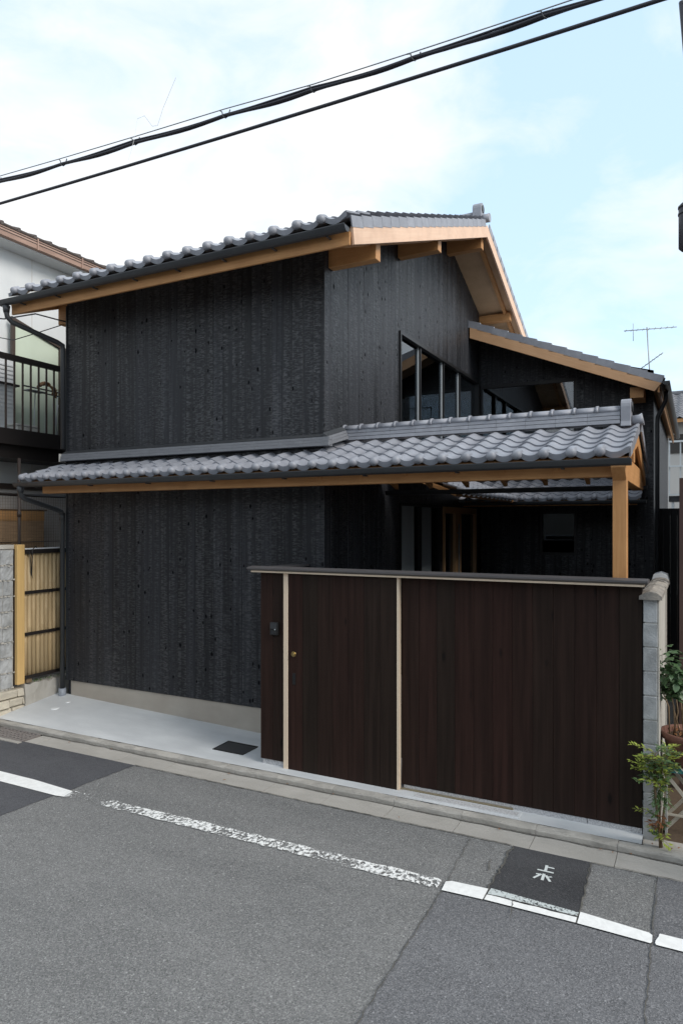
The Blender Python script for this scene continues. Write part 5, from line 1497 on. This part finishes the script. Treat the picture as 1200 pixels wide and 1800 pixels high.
# ------------------------------------------------------------------ overhead lines
def cat_pts(knots, sag, n=8):
    out = []
    for (x0, y0, z0), (x1, y1, z1) in zip(knots, knots[1:]):
        for i in range(n):
            t = i / n
            out.append((x0 + (x1 - x0) * t, y0 + (y1 - y0) * t, z0 + (z1 - z0) * t - sag * 4 * t * (1 - t)))
    out.append(knots[-1])
    return out
KX = [-16.0, -12.5, -10.6, -8.0, -7.0, -6.15, -5.231, -4.338, -3.375, -2.558, -1.751, -0.859, 0.1, 1.1, 3.5, 8]
def kz(x):   # height of the hanger under the messenger
    return 5.700 + 0.0040 * (x + 0.5) ** 2 * (1 if x < -0.5 else 1) + (0.012 if x < -3 else 0)
kn = [(x, 4.5, kz(x)) for x in KX]
tb = thing('cable_bundle', (-3, 4.5, 5.7), 'upper black bundle of telephone cables hung from a thin wire over the street', 'cable')
MB().tube(cat_pts(kn, 0.014), 0.0125, 8).build('cable', M['cable'], tb)
MB().tube([(x, y + 0.012, z - 0.010 - 0.007 * math.sin(i * 0.75)) for i, (x, y, z) in enumerate(cat_pts(kn, 0.006))], 0.006, 6).build('cable', M['cable'], tb)
MB().tube([(x, y - 0.006, z + 0.009 - 0.008 * math.sin(i * 0.41 + 1)) for i, (x, y, z) in enumerate(cat_pts(kn, 0.010))], 0.0075, 6).build('cable', M['cable'], tb)
MB().tube([(x, 4.5, z + 0.052 - (0.012 if x > -2.8 else 0)) for x, y, z in kn], 0.0042, 6).build('messenger_wire', M['steel'], tb)
for x, y, z in kn:
    h = 0.052 - (0.012 if x > -2.8 else 0)
    MB().tube([(x - 0.05, 4.5, z + h), (x - 0.022, 4.492, z + 0.03), (x - 0.008, 4.49, z - 0.012), (x + 0.008, 4.5, z - 0.024), (x + 0.020, 4.512, z - 0.008), (x + 0.05, 4.505, z + h * 0.7)], 0.0048, 6).build('hanger', M['gutter'], tb)
lw_ = [(x, 4.3, 5.425 + 0.0022 * (x + 1) ** 2) for x in (-16, -12, -9, -7, -5.8, -5, -4.2, -3.2, -2.2, -1.0, -0.1, 1, 3, 8)]
MB().tube(lw_, 0.0125, 8).build('power_cable', M['cable'], None, label='lower single black power cable crossing the sky below the bundle', cat='cable')
dw = MB()
dw.tube([(-4.24, 4.32, 5.50), (-4.25, 4.40, 5.72), (-4.26, 4.45, 5.93), (-4.20, 4.47, 5.95), (-4.14, 4.5, 5.86), (-4.08, 4.5, 5.85), (-4.02, 4.5, 5.98), (-3.88, 4.5, 6.20)], 0.0016, 4)
dw.build('loose_wire', M['steel'], None, label='thin loose wire end tied round both overhead cables', cat='wire')
up = thing('utility_pole', (0.75, 5.25, 0), 'grey utility pole just outside the right edge carrying a cable box', 'utility pole')
MB().tube([(0.75, 5.25, 0.0), (0.75, 5.25, 9.0)], [0.17, 0.13], 20).build('shaft', M['pole'], up)
MB().tube([(-0.02, 5.2, 5.46), (-0.055, 5.2, 5.55), (-0.088, 5.2, 5.99)], 0.018, 8).tube([(-0.088, 5.2, 5.97), (0.66, 5.24, 5.99)], 0.018, 8).build('bracket_arm', M['cable'], up)
MB().tube([(-0.068, 5.2, 5.46), (-0.070, 5.2, 4.62)], 0.008, 6).build('riser_cable', M['cable'], up)
clo = MB().tube([(-0.045, 5.2, 4.30), (-0.045, 5.2, 4.318), (-0.045, 5.2, 4.60), (-0.045, 5.2, 4.615)], [0.045, 0.062, 0.062, 0.050], 18).build('cable_closure', M['cable'], up)
for z in (4.54, 4.585):
    MB().tube([(-0.045, 5.2, z), (-0.045, 5.2, z + 0.014)], 0.066, 18).build('band', M['gutter'], clo)
MB().bar((-0.045, 5.27, 4.45), (0.64, 5.25, 4.45), 0.03, 0.03).build('bracket_arm', M['gutter'], up)

# ------------------------------------------------------------------ unseen houses added behind the camera to shade the lower front walls
OW = simple('opposite_plaster', (0.40, 0.38, 0.34), (0.46, 0.44, 0.40), (1, 1, 1), 0.9)
for k, (xa, xb, hh, lab) in enumerate(((-17.0, -9.0, 4.4, 'added unseen plastered house across the street by the far left plot'), (-8.4, -1.0, 4.8, 'added unseen plastered house across the street facing the black house'), (-0.4, 8.0, 4.3, 'added unseen plastered house across the street facing the added brown house'))):
    oh = thing('added_opposite_house', (0.5 * (xa + xb), -4.2, 0), lab, 'house', 'added houses across the street')
    ow = MB().box(xa, xb, -11, -4.2, 0, hh).build('wall', OW, oh)
    MB().prism([(-11.5, hh - 0.1), (-7.6, hh + 1.4), (-3.7, hh - 0.1), (-3.7, hh), (-7.6, hh + 1.52), (-11.5, hh)], 0, xa - 0.1, xb + 0.1).build('roof', M['fartile'], oh)
    for i in range(3):
        x = xa + (xb - xa) * (i + 0.5) / 3
        for z in (0.9, 3.0):
            f = MB().box(x - 0.85, x + 0.85, -4.199, -4.15, z, z + 1.1).build('window', M['alu'], oh)
            MB().box(x - 0.8, x + 0.8, -4.149, -4.145, z + 0.05, z + 1.05).build('pane', M['black'], f)

# ------------------------------------------------------------------ litter in the gutter
lit = MB()
rl_ = random.Random(3)
spots = [(-0.55, 5.44), (-0.62, 5.47), (-0.20, 5.60), (-0.16, 5.58), (-0.30, 5.63), (-0.12, 5.62), (-4.03, 5.46), (-4.0, 5.30), (-2.9, 5.47), (-5.6, 5.47), (-6.2, 5.45), (-1.4, 5.47), (-2.2, 5.30), (-3.4, 5.48), (0.1, 5.47), (-0.42, 5.48)]
for x, y in spots:
    a = rl_.uniform(0, 6.28)
    leaflet(lit, Vector((x, y, 0.066 if y > 5.5 else 0.016)), Vector((math.cos(a), math.sin(a), 0.05)), Vector((0, 0, 1)), rl_.uniform(0.02, 0.04), rl_.uniform(0.010, 0.018), 0.3)
lit.build('fallen_leaves', M['redleaf'], None, fix=False, kind='stuff')
